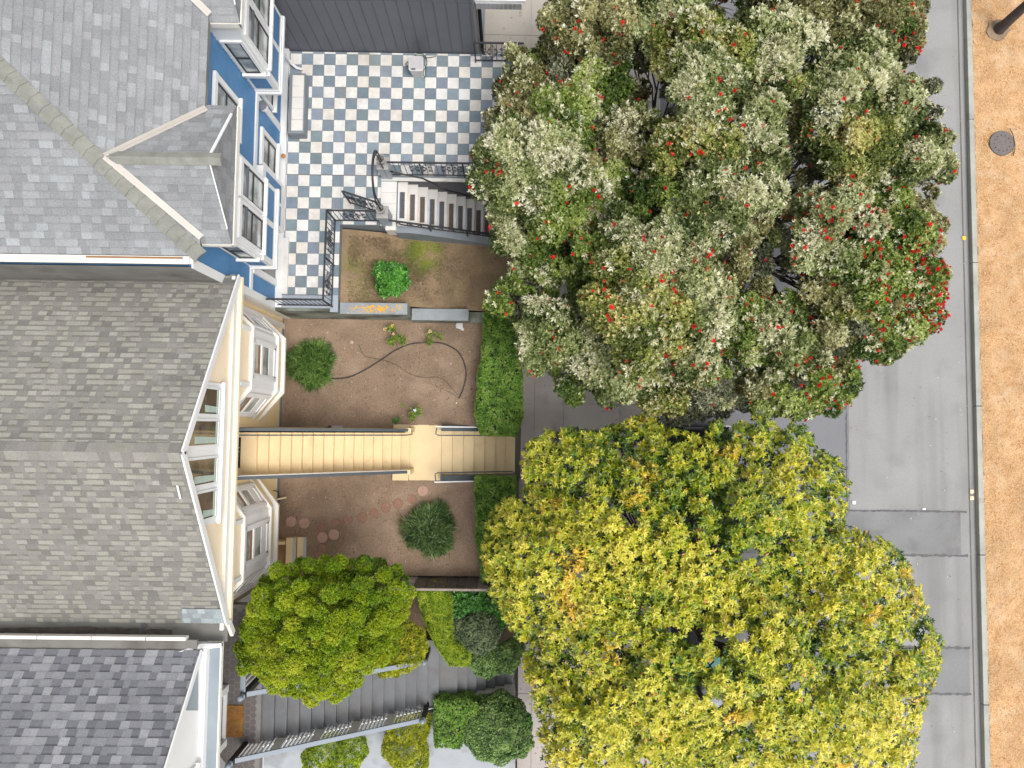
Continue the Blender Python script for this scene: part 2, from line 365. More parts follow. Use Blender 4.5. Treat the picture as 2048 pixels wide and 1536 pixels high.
# ------------------------------------------------------------------ leaves
def unit(a): return a / np.maximum(1e-9, np.linalg.norm(a, axis=-1, keepdims=True))
def leaf_mesh(name, P, D, N, Ln, Wd, Col, m, parent=None, at_=None, shape=2, fold=.18, droop=.12):
    n = len(P); o0 = np.array(org(parent)) if parent is not None else np.array(at_ or (0, 0, 0), float)
    P = P - o0; D = unit(D); Sd = unit(np.cross(D, N)); N = np.cross(Sd, D)
    Ln = np.broadcast_to(np.asarray(Ln, float), (n,))[:, None]; Wd = np.broadcast_to(np.asarray(Wd, float), (n,))[:, None]
    tip = P + D * Ln - N * Ln * droop
    if shape == 1:
        V = np.stack([P, P + D * Ln * .5 + Sd * Wd * .5 + N * Wd * fold, tip, P + D * Ln * .5 - Sd * Wd * .5 + N * Wd * fold], 1)
        idx = np.array([0, 1, 2, 0, 2, 3]); nl = 3; nf = 2; nv = 4
    else:
        V = np.stack([P, P + D * Ln * .33 + Sd * Wd * .42 + N * Wd * fold, P + D * Ln * .70 + Sd * Wd * .40 + N * Wd * fold - N * Ln * droop * .5, tip,
                      P + D * Ln * .70 - Sd * Wd * .40 + N * Wd * fold - N * Ln * droop * .5, P + D * Ln * .33 - Sd * Wd * .42 + N * Wd * fold], 1)
        idx = np.array([0, 1, 2, 3, 0, 3, 4, 5]); nl = 4; nf = 2; nv = 6
    me = bpy.data.meshes.new(name)
    me.vertices.add(n * nv); me.vertices.foreach_set('co', V.reshape(-1).astype(np.float32))
    loops = (np.arange(n)[:, None] * nv + idx[None]).reshape(-1).astype(np.int32)
    me.loops.add(len(loops)); me.loops.foreach_set('vertex_index', loops)
    me.polygons.add(n * nf); me.polygons.foreach_set('loop_start', np.arange(0, n * nf * nl, nl, dtype=np.int32))
    try: me.polygons.foreach_set('loop_total', np.full(n * nf, nl, np.int32))
    except Exception: pass
    me.update(calc_edges=True)
    a = me.attributes.new('tint', 'FLOAT_COLOR', 'FACE')
    cc = np.concatenate([np.repeat(Col, nf, 0), np.ones((n * nf, 1))], 1).astype(np.float32)
    a.data.foreach_set('color', cc.reshape(-1)); me.materials.append(MT[m])
    return link(name, me, parent, (0, 0, 0) if parent is not None else tuple(o0))

def lobe_points(lobes, dens, zmin=-.25, shell=.30, cull=.72):
    """points and outward normals spread over the skins of ellipsoid lobes (x, y, z, r, rz)"""
    Lb = np.array([l[:5] for l in lobes], float); Ps, Ns, Is = [], [], []
    for i, l in enumerate(Lb):
        k = int(dens * 4 * math.pi * l[3] * l[3] * .62)
        d = rng.normal(size=(k * 2, 3)); d = unit(d); d = d[d[:, 2] > zmin][:k]
        rr = 1 - shell * rng.random(len(d)) ** 1.6
        rr *= 1 + .10 * np.sin(d[:, 0] * 7 + i) * np.cos(d[:, 1] * 6 + i * 2)
        sc = np.array([l[3], l[3], l[4]]); p = l[:3] + d * sc * rr[:, None]
        keep = np.ones(len(p), bool)
        for j in range(len(Lb)):
            if j == i: continue
            q = (p - Lb[j, :3]) / np.array([Lb[j, 3], Lb[j, 3], Lb[j, 4]])
            keep &= (q * q).sum(1) > cull * cull
        Ps.append(p[keep]); Ns.append(unit(d / sc)[keep]); Is.append(np.full(keep.sum(), i))
    return np.concatenate(Ps), np.concatenate(Ns), np.concatenate(Is)

def whorls(P, A, k, th=(.6, 1.2), up=.35, jit=.3):
    """k leaves round each twig tip: returns positions, directions, normals, index"""
    n = len(P); A = unit(A + np.array([0, 0, up]) + rng.normal(size=A.shape) * jit)
    t = unit(np.cross(A, unit(rng.normal(size=A.shape)))); b = np.cross(A, t)
    az = (np.arange(k)[None] * (2 * math.pi / k) + rng.random((n, 1)) * 6.28 + rng.normal(size=(n, k)) * .25)
    ang = rng.uniform(th[0], th[1], (n, k))
    rad = t[:, None] * np.cos(az)[..., None] + b[:, None] * np.sin(az)[..., None]
    D = A[:, None] * np.cos(ang)[..., None] + rad * np.sin(ang)[..., None]
    N = A[:, None] * np.sin(ang)[..., None] - rad * np.cos(ang)[..., None]
    Q = np.repeat(P[:, None], k, 1) + rng.normal(size=(n, k, 3)) * .006
    return Q.reshape(-1, 3), D.reshape(-1, 3), N.reshape(-1, 3), np.repeat(np.arange(n), k)

def n3(P, s, off=0.0):
    return np.array([mnoise.noise((p[0] * s + off, p[1] * s, p[2] * s)) for p in P])
def ramp(t, cols):
    t = np.clip(t, 0, 1) * (len(cols) - 1); i = np.minimum(t.astype(int), len(cols) - 2); f = (t - i)[:, None]
    c = np.array(cols, float); return c[i] * (1 - f) + c[i + 1] * f

def limb(m, a, b, r0, r1, wob=.12, n=6):
    a, b = Vector(a), Vector(b); pts = []
    for i in range(n + 1):
        t = i / n; p = a.lerp(b, t); p.z += math.sin(t * math.pi) * wob * .8
        if 0 < i < n: p += Vector((random.uniform(-wob, wob), random.uniform(-wob, wob), random.uniform(-wob, wob) * .5))
        pts.append(p)
    m.tube(pts, [r0 + (r1 - r0) * i / n for i in range(n + 1)], 7)
    return pts

# ================================================================== THE SETTING
X0, X1 = (1, 0), (0, 1)
def st(o): return tag(o, kind='structure')
st(MB().add([(-300, -300, -.30), (300, -300, -.30), (300, 300, -.30), (-300, 300, -.30)], [(0, 1, 2, 3)]).build('ground', 'concrete'))
# road: light asphalt, with the newer strip along the parked cars and the trench patches cut into it
RX0, RX1 = 4.62, 13.98
st(MB().box(RX0 - .02, RX1 + .2, -60, 60, -.29, -.15).build('road', 'asphalt'))
def wavy(x0, x1, y0, y1, z, amp=.03, n=40, along='y'):
    ps = []
    if along == 'y':
        for i in range(n + 1): y = y0 + (y1 - y0) * i / n; ps.append((x1 + random.uniform(-amp, amp), y))
        return [(x0, y0)] + ps + [(x0, y1)]
    top = []; bot = []
    for i in range(n + 1):
        x = x0 + (x1 - x0) * i / n; top.append((x, y1 + random.uniform(-amp, amp))); bot.append((x, y0 + random.uniform(-amp, amp)))
    return bot + top[::-1]
def sheet(name, poly, z, m): return st(MB().add([(x, y, z) for x, y in poly], [tuple(range(len(poly)))]).build(name, m))
sheet('road_strip', wavy(RX0, at(1698, 830, -.15)[0], -2.6, 30, -.146, .018, 160), -.146, 'asphalt_new')
gx = 13.95
y_a, y_b = at(1800, 1022, -.15)[1], at(1800, 1110, -.15)[1]
sheet('road_patch', wavy(RX0, gx - .25, y_b, y_a, -.142, .015, 60, 'x'), -.142, 'asphalt_patch')
y_c, y_d = at(1930, 1296, -.15)[1], at(1930, 1388, -.15)[1]
sheet('road_patch', wavy(RX0, gx - .08, y_d, y_c, -.142, .015, 60, 'x'), -.142, 'asphalt_patch')
for yy, w in ((y_a, .05), (y_b, .07), (y_c, .07), (y_d, .07)):
    ps = []; n = 70
    for i in range(n + 1): ps.append((9.0 + (gx - 9.05) * i / n, yy + w * random.uniform(.2, .8)))
    for i in range(n, -1, -1): ps.append((9.0 + (gx - 9.05) * i / n, yy - w * random.uniform(.2, .8)))
    sheet('road_seam', ps, -.138, 'tar')
sheet('road_seam', [(10.27 + random.uniform(-.02, .02), -2.5 + i * .1) for i in range(110)] + [(10.30 + random.uniform(-.015, .02), 8.4 - i * .1) for i in range(110)], -.138, 'tar')
# gutter and kerb of the far side, in lengths with open joints
kx = 14.17
KJ = [at(1940, 238, 0)[1], at(1955, 525, 0)[1], at(1955, 812, 0)[1], at(1960, 1110, 0)[1], at(1965, 1410, 0)[1]]
KJ = [60, 22, KJ[0] + 4.6] + KJ + [KJ[-1] - 4.6, -60]
gm = MB(); km = MB()
for a, b in zip(KJ[:-1], KJ[1:]):
    gm.add([(kx - .20, b + .01, -.146), (kx, b + .01, -.165), (kx, a - .01, -.165), (kx - .20, a - .01, -.146)], [(0, 1, 2, 3)])
    km.box(kx, kx + .165, b + .01, a - .01, -.28, 0)
st(gm.build('gutter', 'gutter')); st(km.build('kerb', 'kerb', bevel=.012))
# planted median covered in bark mulch
grid_mesh('median', lambda x, y: True, kx + .165, 20.5, -13, 16, lambda x, y: -.01 + .03 * min(1, (x - kx - .16) * 2), 'mulch', .12, rough=.018)
st(MB().box(20.5, 60, -60, 60, -.28, 0.0).build('median_far', 'mulch'))
n = 42000
P = np.stack([rng.uniform(kx + .15, 17.3, n), rng.uniform(-11.5, 15, n), rng.uniform(.02, .05, n)], 1)
D = rng.normal(size=(n, 3)); D[:, 2] *= .22; N = rng.normal(size=(n, 3)) * .35 + np.array([0, 0, 1.0])
pal = np.array([srgb(226, 178, 118), srgb(214, 160, 100), srgb(235, 200, 152), srgb(186, 128, 70), srgb(150, 100, 55), srgb(222, 150, 80)])
leaf_mesh('bark_mulch', P, D, N, rng.uniform(.02, .065, n), rng.uniform(.007, .018, n), pal[rng.choice(6, n, p=[.28, .25, .2, .12, .05, .10])] * .92, 'chip', shape=1)
tag(bpy.data.objects['bark_mulch'], kind='stuff')
# near pavement in slabs, its kerb
SW0, SW1 = .40, 4.42
m = MB(); cols = []
jy = [at(1100, 808, 0)[1] + k * 1.22 for k in range(-14, 14)]
jx = [SW0, at(1069, 840, 0)[0], at(1127, 840, 0)[0] , at(1240, 840, 0)[0], SW1]
for i in range(len(jx) - 1):
    for j in range(len(jy) - 1):
        m.box(jx[i] + .006, jx[i + 1] - .006, jy[j] + .006, jy[j + 1] - .006, -.12, 0)
m.box(SW0, SW1, -30, 30, -.29, -.03)
st(m.build('pavement', 'concrete'))
st(MB().box(SW1, SW1 + .18, -30, 30, -.29, 0).build('kerb_near', 'kerb', bevel=.012))

# the tiled patio on its base
PZ = 2.70
pb = MB()
pb.box(-6.2, .30, 6.55, 9.99, -.28, PZ - .012); pb.box(-6.2, -4.53, 3.22, 6.55, -.28, PZ - .012); pb.box(-4.53, -3.04, 5.25, 6.55, -.28, PZ - .012)
st(pb.build('patio_base', 'bluegrey'))
T = .3035; tx0 = -5.375; ty0 = 9.925
regions = [(-6.05, .28, 6.60, 9.98), (-6.05, -4.53, 3.36, 6.60), (-4.53, -3.46, 5.26, 6.60)]
tm = MB()
for (a, b, c, d) in regions:
    for i in range(-3, 22):
        for j in range(-2, 24):
            x0, x1, y1, y0 = tx0 + (i - 1) * T, tx0 + i * T, ty0 - j * T, ty0 - (j + 1) * T
            xa, xb, ya, yb = max(x0, a), min(x1, b), max(y0, c), min(y1, d)
            if xb - xa < .02 or yb - ya < .02: continue
            if (i + j) % 2 == 0:
                k = random.uniform(.86, 1.12); col = random.choice([(.175, .222, .262), (.162, .208, .25), (.195, .23, .28), (.17, .215, .238)]); col = tuple(k * q for q in col)
            else:
                k = random.uniform(.93, 1.04); col = random.choice([(.62, .60, .57), (.64, .625, .60), (.60, .565, .52), (.63, .615, .60)]); col = tuple(k * q for q in col)
            g = .0035
            tm.box(xa + g, xb - g, ya + g, yb - g, PZ - .01, PZ + random.uniform(0, .0015), col)
st(tm.build('patio_tiles', 'tile'))
gm = MB()
for (a, b, c, d) in regions: gm.add([(a, c, PZ - .004), (b, c, PZ - .004), (b, d, PZ - .004), (a, d, PZ - .004)], [(0, 1, 2, 3)])
st(gm.build('patio_grout', 'gutter'))
# marble border of the stair opening and the smooth threshold
st(MB().box(-3.46, .30, 6.46, 6.55, PZ - .03, PZ + .012).build('patio_edging', 'marble'))
m = MB()
for k in range(4): m.box(-3.46 + .004, -3.04, 5.24 + k * .30 + .003, 5.24 + (k + 1) * .30 - .003, PZ - .03, PZ + .004)
m.box(-3.32, -3.04, 5.12, 5.237, PZ - .5, PZ + .006)
st(m.build('stair_threshold', 'marble'))
# sloping planting bed below the patio
def bed_z(x, y): return 2.47 - (x + 4.5) * .31
grid_mesh('lawn', lambda x, y: True, -4.525, .38, 3.2, 5.2, bed_z, 'turf', .07, rough=.02)
# garden of the cream house, with the opening for the lower steps
grid_mesh('garden_soil', lambda x, y: not (x > -3.2 and -1.58 < y < -.08), -6.44, .36, -4.28, 2.95, lambda x, y: 1.2, 'soil', .07, rough=.012)
# raised ground of the grey house's front yard
grid_mesh('yard_soil', lambda x, y: True, -7.0, .34, -6.22, -4.40, lambda x, y: .92, 'soil', .1, rough=.02)
st(MB().add([(-7, -14, .80), (.34, -14, .80), (.34, -7.70, .80), (-7, -7.70, .80)], [(0, 1, 2, 3)]).build('yard_paving', 'concrete_grey'))
# driveway at the top edge
m2 = MB(); dz = .03
for i, (a, b) in enumerate(((-.88, .58), (.58, 1.95), (1.95, 3.3), (3.3, 4.4))):
    for j in range(8): m2.box(a + .008, b - .008, 9.99 if j == 0 else 9.98 + .95 + 2.05 * (j - 1) + 1.1 + .008, 9.98 + .95 + 2.05 * j + 1.1 - .008, .0, dz)
m2.box(-.98, 4.4, 9.99, 27, -.2, dz - .02)
st(m2.build('driveway', 'concrete_pale'))

# ================================================================== WALLS AND FENCES
def one(mb, name, m, label, cat, group=None, **kw):
    c = np.array(mb.v); loc = (float(c[:, 0].mean()), float(c[:, 1].mean()), float(c[:, 2].min()))
    return tag(mb.build(name, m, at_=loc, **kw), label, cat, group)
# boundary wall between the two gardens, stepping down to the street
w = thing('garden_wall', 'mossy rendered wall between the grass bed and the bare soil garden', 'wall', (-2.5, 3.05, 1.1))
MB().box(-6.2, -4.55, 2.93, 3.21, .6, 2.66).box(-4.55, -2.74, 2.93, 3.21, .6, 2.42).box(-2.74, -1.12, 2.86, 3.17, .6, 1.70).box(-1.12, .36, 2.86, 3.16, -.2, 1.36).build('wall_body', 'mossy', w)
MB().box(-6.2, -4.74, 3.00, 3.34, 2.66, 2.715).box(-4.74, -4.53, 2.90, 3.36, 2.66, 2.72).build('coping', 'bluegrey_light', w, bevel=.01)
tag(MB().box(-4.53, -2.72, 2.89, 3.20, 2.42, 2.50).build('coping', 'capstone', w, bevel=.012), 'grey coping stone spotted with orange lichen')
MB().box(-2.70, -1.12, 2.85, 3.18, 1.70, 1.79).build('coping', 'capstone', w, bevel=.012)
lm = MB()
for k in range(230):
    t = random.gauss(0, 1) * .26; px, py = 748 + t * 100 + random.uniform(-14, 14), 617 + random.gauss(0, 5.5)
    if not 692 < px < 805 or not 610 < py < 626: continue
    x, y = at(px, py, 2.505); r_ = random.uniform(.006, .027); n = 7
    lm.add([(x + r_ * random.uniform(.6, 1.1) * math.cos(6.28 * i / n), y + r_ * random.uniform(.6, 1.1) * math.sin(6.28 * i / n), 2.5025 + k * 2e-5) for i in range(n)], [tuple(range(n))])
tag(one(lm, 'lichen', 'lichen', 'orange lichen patches', 'lichen'), kind='stuff'); del bpy.data.objects['lichen']['category']; del bpy.data.objects['lichen']['label']
# retaining wall along the pavement, under the hedges
w = thing('retaining_wall', 'low retaining wall under the hedges beside the pavement', 'wall', (.36, 0, 0))
MB().box(.34, .42, -.10, 2.88, -.05, 1.24).box(.34, .42, -4.3, -1.62, -.05, 1.24).build('wall_body', 'concrete', w)
w = thing('street_wall', 'grey rendered wall holding the grass bed above the pavement', 'wall', (.34, 4.2, 0))
MB().box(.32, .42, 3.17, 5.1, -.05, 1.05).build('wall_body', 'bluegrey', w)
# timber fence at the bottom of the soil garden
w = thing('board_fence', 'weathered grey board fence between the soil garden and the shrubs below', 'fence', (-1.9, -4.3, 1.1))
m = MB(); x = -4.9
while x < .2:
    wd = random.uniform(.20, .34); t = random.uniform(-.012, .012)
    MB().add([(x + .006, -4.30 + t, .5), (x + wd - .006, -4.30 + t, .5), (x + wd - .006, -4.33 + t, .5), (x + .006, -4.33 + t, .5),
              (x + .006, -4.37 + t, 2.28), (x + wd - .006, -4.37 + t, 2.28), (x + wd - .006, -4.40 + t, 2.28), (x + .006, -4.40 + t, 2.28)],
             [(0, 1, 5, 4), (2, 3, 7, 6), (4, 5, 6, 7), (1, 2, 6, 5), (3, 0, 4, 7)]).build('board', random.choice(['wood_fence', 'wood_fence_pale', 'wood_fence_dark', 'wood_fence']), w)
    x += wd
MB().bar((-4.9, -4.40, 2.30), (.2, -4.40, 2.30), .06, .035).build('top_rail', 'wood_fence', w)

# ================================================================== IRONWORK
def scroll(m, c, u, r_, rr=.007, flip=1, up=(0, 0, 1), turns=1.3):
    c = Vector(c); u = Vector(u); up = Vector(up); pts = []
    for i in range(11):
        t = i / 10; a = flip * t * turns * 2 * math.pi; q = r_ * (1 - .62 * t)
        pts.append(c + u * math.cos(a) * q + up * math.sin(a) * q)
    m.tube(pts, rr, 4)
def iron_rail(t, a, b, z, h=.98, gap=.135, orn=(), posts=(), par_b=.10, ztop=None, thick=.018):
    """wrought iron railing from a to b (x, y): rails, balusters, posts and scroll panels, each its own part"""
    a, b = Vector((a[0], a[1], 0)), Vector((b[0], b[1], 0)); L = (b - a).length; u = (b - a) / L
    za, zb = z if isinstance(z, tuple) else (z, z)
    zz = lambda s: za + (zb - za) * s / L
    MB().bar(a + Vector((0, 0, za + h)), b + Vector((0, 0, zb + h)), .045, .03).build('top_rail', 'iron', t)
    MB().bar(a + Vector((0, 0, za + par_b)), b + Vector((0, 0, zb + par_b)), .03, .02).build('bottom_rail', 'iron', t)
    k = int(L / gap)
    for i in range(1, k):
        s = L * i / k; p = a + u * s
        MB().tube([p + Vector((0, 0, zz(s) + par_b)), p + Vector((0, 0, zz(s) + h))], thick * .5, 5).build('baluster', 'iron', t)
    for s in posts:
        p = a + u * s * L; MB().bar(p + Vector((0, 0, zz(s * L) - .02)), p + Vector((0, 0, zz(s * L) + h)), .035, .035).build('post', 'iron', t)
    for s in orn:
        p = a + u * s * L; m = MB(); c = p + Vector((0, 0, zz(s * L) + .54))
        for sx in (-1, 1):
            m.tube([c + Vector((0, 0, .34)), c + u * sx * .15, c - Vector((0, 0, .34))], .0085, 4)
            for sz in (-1, 1):
                scroll(m, c + u * sx * .07 + Vector((0, 0, sz * .10)), u * sx, .05, .0085, sz)
                scroll(m, c + u * sx * .24 + Vector((0, 0, sz * .12)), -u * sx, .06, .0085, sz)
            m.tube([c + u * sx * .30, c], .007, 4)
        m.tube([c + Vector((0, 0, .40)), c - Vector((0, 0, .40))], .008, 4)
        m.build('scroll_panel', 'iron', t)
t = thing('patio_railing', 'black iron railing on the patio edge above the marble steps', 'railing', (-1.2, 6.56, PZ), 'wrought iron railings round the patio')
iron_rail(t, (-3.15, 6.60), (.28, 6.60), PZ, orn=(.235, .475, .69, .9), posts=(.56, 1.0))
t = thing('patio_railing', 'black iron corner railing round the grass bed, open gate at its end', 'railing', (-4.6, 4.4, PZ), 'wrought iron railings round the patio')
iron_rail(t, (-4.64, 5.34), (-3.42, 5.34), PZ, orn=(.50,), posts=())
iron_rail(t, (-4.64, 5.34), (-4.67, 3.04), PZ, orn=(.30, .78), posts=(0, .52, 1.0))
t = thing('patio_railing', 'short black iron railing at the foot of the blue wall, over the soil garden', 'railing', (-5.3, 3.12, PZ), 'wrought iron railings round the patio')
iron_rail(t, (-6.1, 3.06), (-4.70, 3.06), PZ, orn=(), gap=.11, posts=())
t = thing('patio_railing', 'black iron railing beside the pale driveway, half under the flowering tree', 'railing', (-.2, 9.62, PZ), 'wrought iron railings round the patio')
iron_rail(t, (-.98, 9.76), (.30, 9.76), PZ, orn=(.36,), posts=(0.0,))
# gate pillars with urns
def pillar(x, y, label):
    t = thing('gate_pillar', label, 'pillar', (x, y, PZ), 'grey pillars with urns at the top of the marble steps')
    MB().box(x - .135, x + .135, y - .145, y + .145, PZ - .3, PZ + .74).build('shaft', 'bluegrey_light', t, bevel=.01)
    MB().box(x - .155, x + .155, y - .165, y + .165, PZ + .74, PZ + .80).build('cap', 'urn', t, bevel=.01)
    MB().lathe((x - .0, y, PZ + .80), [(.06, 0), (.05, .05), (.085, .12), (.10, .20), (.105, .27), (.118, .30), (.118, .315), (.092, .315), (.085, .22), (.03, .13)], 20).build('urn', 'urn', t, smooth=False)
pillar(-3.29, 6.64, 'grey pillar and urn at the upper side of the marble steps')
pillar(-3.27, 5.37, 'grey pillar and urn at the open gate beside the grass bed')
# arch over the steps
t = thing('iron_arch', 'black iron arch spanning the two urn pillars over the marble steps', 'arch', (-3.16, 5.98, PZ))
for r_, nm in ((.62, 'outer_hoop'), (.52, 'inner_hoop')):
    pts = [(-3.27, 5.99 - r_, PZ + .35)] + [(-3.27, 5.99 - r_ * math.cos(math.pi * i / 16), PZ + 1.62 + r_ * math.sin(math.pi * i / 16)) for i in range(17)] + [(-3.27, 5.99 + r_, PZ + .2)]
    MB().tube(pts, .019, 6).build(nm, 'iron', t)
for i in range(1, 14):
    m = MB(); a = math.pi * i / 14; c = (-3.27, 5.99 - .57 * math.cos(a), PZ + 1.62 + .57 * math.sin(a)); scroll(m, c, (0, math.cos(a), -math.sin(a)), .045, .007, 1 if i % 2 else -1); m.build('scroll', 'iron', t)
# open gate leaf
t = thing('iron_gate', 'open black iron gate leaf standing over the blue and white tiles', 'gate', (-3.3, 5.54, PZ))
iron_rail(t, (-3.42, 5.57), (-4.26, 5.83), PZ, h=1.0, gap=.10, orn=(.5,), posts=(0, 1.0), par_b=.08)
m = MB(); m.bar((-4.02, 5.76, PZ + .55), (-4.24, 5.82, PZ + .55), .05, .05); m.build('lock', 'iron', t)

# ================================================================== MARBLE STAIR
t = thing('marble_steps', 'white marble steps with dark inlaid mats going down beside the patio', 'stairs', (-1.2, 5.8, 0))
SX = -3.05; tr = .249; ri = .1925; NS = 14
for i in range(NS):
    z = PZ - (i + 1) * ri; x0 = SX + i * tr; x1 = x0 + tr + .03
    s = MB().box(x0 - .25, x1, 5.27, 6.50, z - .045, z).box(x0 - .3, x1 - .03, 5.27, 6.50, z - .5, z - .045)
    o = s.build('step', 'marble', t, bevel=.008)
    ya, yb = (5.50, 6.22)
    sm = MB().box(x0 + .085, x0 + .20, ya, yb, z, z + .006).build('mat', 'mat_strip', t)
    MB().box(x0 + .060, x0 + .0845, ya, yb, z, z + .005).build('stripe', 'strip_blue' if i in (0, 3, 4, 6, 7) else 'strip_brown', sm)
    MB().box(x0 + .048, x0 + .0595, ya, yb, z, z + .0065).build('stripe', 'white', sm)
side = MB()
zs = [(-3.05, 2.60), (-2.70, 2.60), (-2.40, 2.48), (.42, 1.02)]
for (xa, za), (xb, zb) in zip(zs[:-1], zs[1:]):
    vs = [(xa, 5.08, -.2), (xb, 5.08, -.2), (xb, 5.26, -.2), (xa, 5.26, -.2), (xa, 5.08, za), (xb, 5.08, zb), (xb, 5.26, zb), (xa, 5.26, za)]
    side.add(vs, [(0, 3, 2, 1), (4, 5, 6, 7), (0, 1, 5, 4), (1, 2, 6, 5), (2, 3, 7, 6), (3, 0, 4, 7)])
side.build('side_wall', 'bluegrey', t)
MB().box(-3.04, .3, 6.50, 6.548, -.2, PZ - .04).build('side_wall', 'slate_side', t)
t = thing('stair_handrail', 'plain black handrail running down the marble steps under the patio edge', 'handrail', (-1.5, 6.35, 2.0))
p = [(-3.1, 6.46, 3.42), (-3.03, 6.43, 3.45), (-2.3, 6.38, 3.15), (-1.95, 6.30, 2.9), (-1.80, 6.22, 2.82), (-.6, 6.18, 1.95), (.35, 6.15, 1.3)]
MB().tube(p, .022, 7).build('rail', 'black', t)
m = MB()
for x, z in ((-.62, 1.95),): m.tube([(x, 6.18, z), (x, 6.40, z - .05)], .012, 5)
m.build('bracket', 'black', t)
t = thing('stair_handrail', 'ornate black iron rail with loops along the grass side of the marble steps', 'handrail', (-1.5, 5.2, 2.0))
a, b = Vector((-3.12, 5.20, 3.35)), Vector((.36, 5.24, 1.62))
MB().bar(a, b, .045, .03).build('top_rail', 'iron', t)
MB().bar(a + Vector((.25, -.02, -.30)), b + Vector((0, -.02, -.22)), .03, .02).build('bottom_rail', 'iron', t)
for i in range(12):
    m = MB(); c = a.lerp(b, (i + .8) / 13) + Vector((0, -.01, -.14)); scroll(m, c, (1, 0, -.5), .09, .009, 1 if i % 2 else -1); m.build('scroll', 'iron', t)
for s in (.28, .56, .84):
    c = a.lerp(b, s); MB().bar(c - Vector((0, 0, .9)), c, .035, .035).build('post', 'iron', t)

# ================================================================== CREAM STAIR
t = thing('cream_steps', 'long cream painted steps from the pavement up to the cream house', 'stairs', (-2.8, -.8, 0))
YA, YB = -1.31, -.28
for i in range(7):                                                    # lower flight, from the street
    z = .15 * (i + 1); x1 = .235 - i * .300
    MB().box(x1 - .33, x1, -1.50, -.16, z - .15 - (.2 if i == 0 else 0), z).build('step', 'cream_step', t, bevel=.008)
xl = .235 - 7 * .3
MB().box(-2.77, xl, -1.62, -.05, .6, 1.2).build('landing', 'cream_step', t, bevel=.008)
MB().box(-3.22, -2.77, -1.62, YA - .06, .9, 1.30).box(-3.22, -2.77, YB + .06, -.05, .9, 1.30).build('landing_cheek', 'cream_step', t, bevel=.008)
for i in range(16):
    z = 1.2 + .177 * (i + 1); x1 = -2.75 - i * .224
    wd = .224 if i < 15 else 1.9
    MB().box(x1 - wd - .02, x1 + .015, YA, YB, z - .03, z).box(x1 - wd - .02, x1, YA, YB, z - .18, z - .03).build('step' if i < 15 else 'porch_floor', 'cream_step', t, bevel=.006)
    if i < 15: MB().box(x1 - .02, x1, YA - .004, YB + .004, .9, z - .181).build('riser', 'cream', t)
def stair_wall(y0, y1, label):
    w = thing('stair_balustrade', label, 'balustrade', (-4.5, (y0 + y1) / 2, 1.2), 'solid balustrades of the cream steps')
    poly = [(-2.72, 1.2), (-2.72, 2.02), (-6.35, 4.86), (-6.35, 1.2)]
    b = MB(); vs = [(x, y0, z) for x, z in poly] + [(x, y1, z) for x, z in poly]
    b.add(vs, [(0, 1, 2, 3), (7, 6, 5, 4), (0, 4, 5, 1), (1, 5, 6, 2), (2, 6, 7, 3), (3, 7, 4, 0)]); b.build('panel', 'cream_pale', w)
    ym = (y0 + y1) / 2
    MB().bar((-2.70, ym, 2.06), (-6.45, ym, 4.98), .070, .05).build('cap_rail', 'rail_grey', w, bevel=.008)
    MB().box(-2.78, -2.62, ym - .06, ym + .06, 1.2, 2.03).build('newel', 'cream', w)
    return w
w = stair_wall(-.24, -.17, 'grey capped balustrade on the upper side of the cream steps')
MB().tube([(-2.62, -.20, 1.92), (-2.60, -.31, 1.93), (-2.75, -.335, 2.02), (-6.4, -.335, 4.90)], .017, 6).build('handrail', 'rail_grey', w)
w = stair_wall(-1.37, -1.30, 'grey capped balustrade on the lower side of the cream steps')
MB().bar((-2.75, -1.285, 2.03), (-6.4, -1.285, 4.90), .02, .03).build('trim', 'white', w)
def low_wall(y0, y1, yr, ylab, s):
    w = thing('step_wall', ylab, 'wall', (-.8, (y0 + y1) / 2, .2), 'low slate grey walls beside the lower cream steps')
    b = MB(); poly = [(xl + .02, .5), (xl + .02, 1.55), (.26, .62), (.26, -.05)]
    vs = [(x, y0, z) for x, z in poly] + [(x, y1, z) for x, z in poly]
    b.add(vs, [(0, 1, 2, 3), (7, 6, 5, 4), (0, 4, 5, 1), (1, 5, 6, 2), (2, 6, 7, 3), (3, 7, 4, 0)]); b.build('wall_body', 'rail_grey', w)
    ye = y1 if s > 0 else y0
    MB().bar((xl - .1, yr, 1.98), (.2, yr, 1.05), .03, .03).build('white_rail', 'white', w)
    yi = (y0 - .06) if s > 0 else (y1 + .06)
    MB().tube([(xl - .06, yr, 1.96), (xl - .09, yi - s * .02, 1.96), (xl - .02, yi - s * .05, 1.94), (.16, yi - s * .05, 1.0), (.22, yi, .95)], .016, 6).build('handrail', 'rail_grey', w)
    m = MB()
    for x in (-1.7, -.9, -.1): z = 1.93 - (x - xl) * .44; m.tube([(x, yr, z), (x, yr, z - .55)], .012, 5)
    m.build('post', 'rail_grey', w)
low_wall(-.22, -.06, -.10, 'slate grey wall and white rail of the lower cream steps, under the long hedge', 1)
low_wall(-1.62, -1.46, -1.60, 'slate grey wall and white rail of the lower cream steps, next to the short hedge', -1)

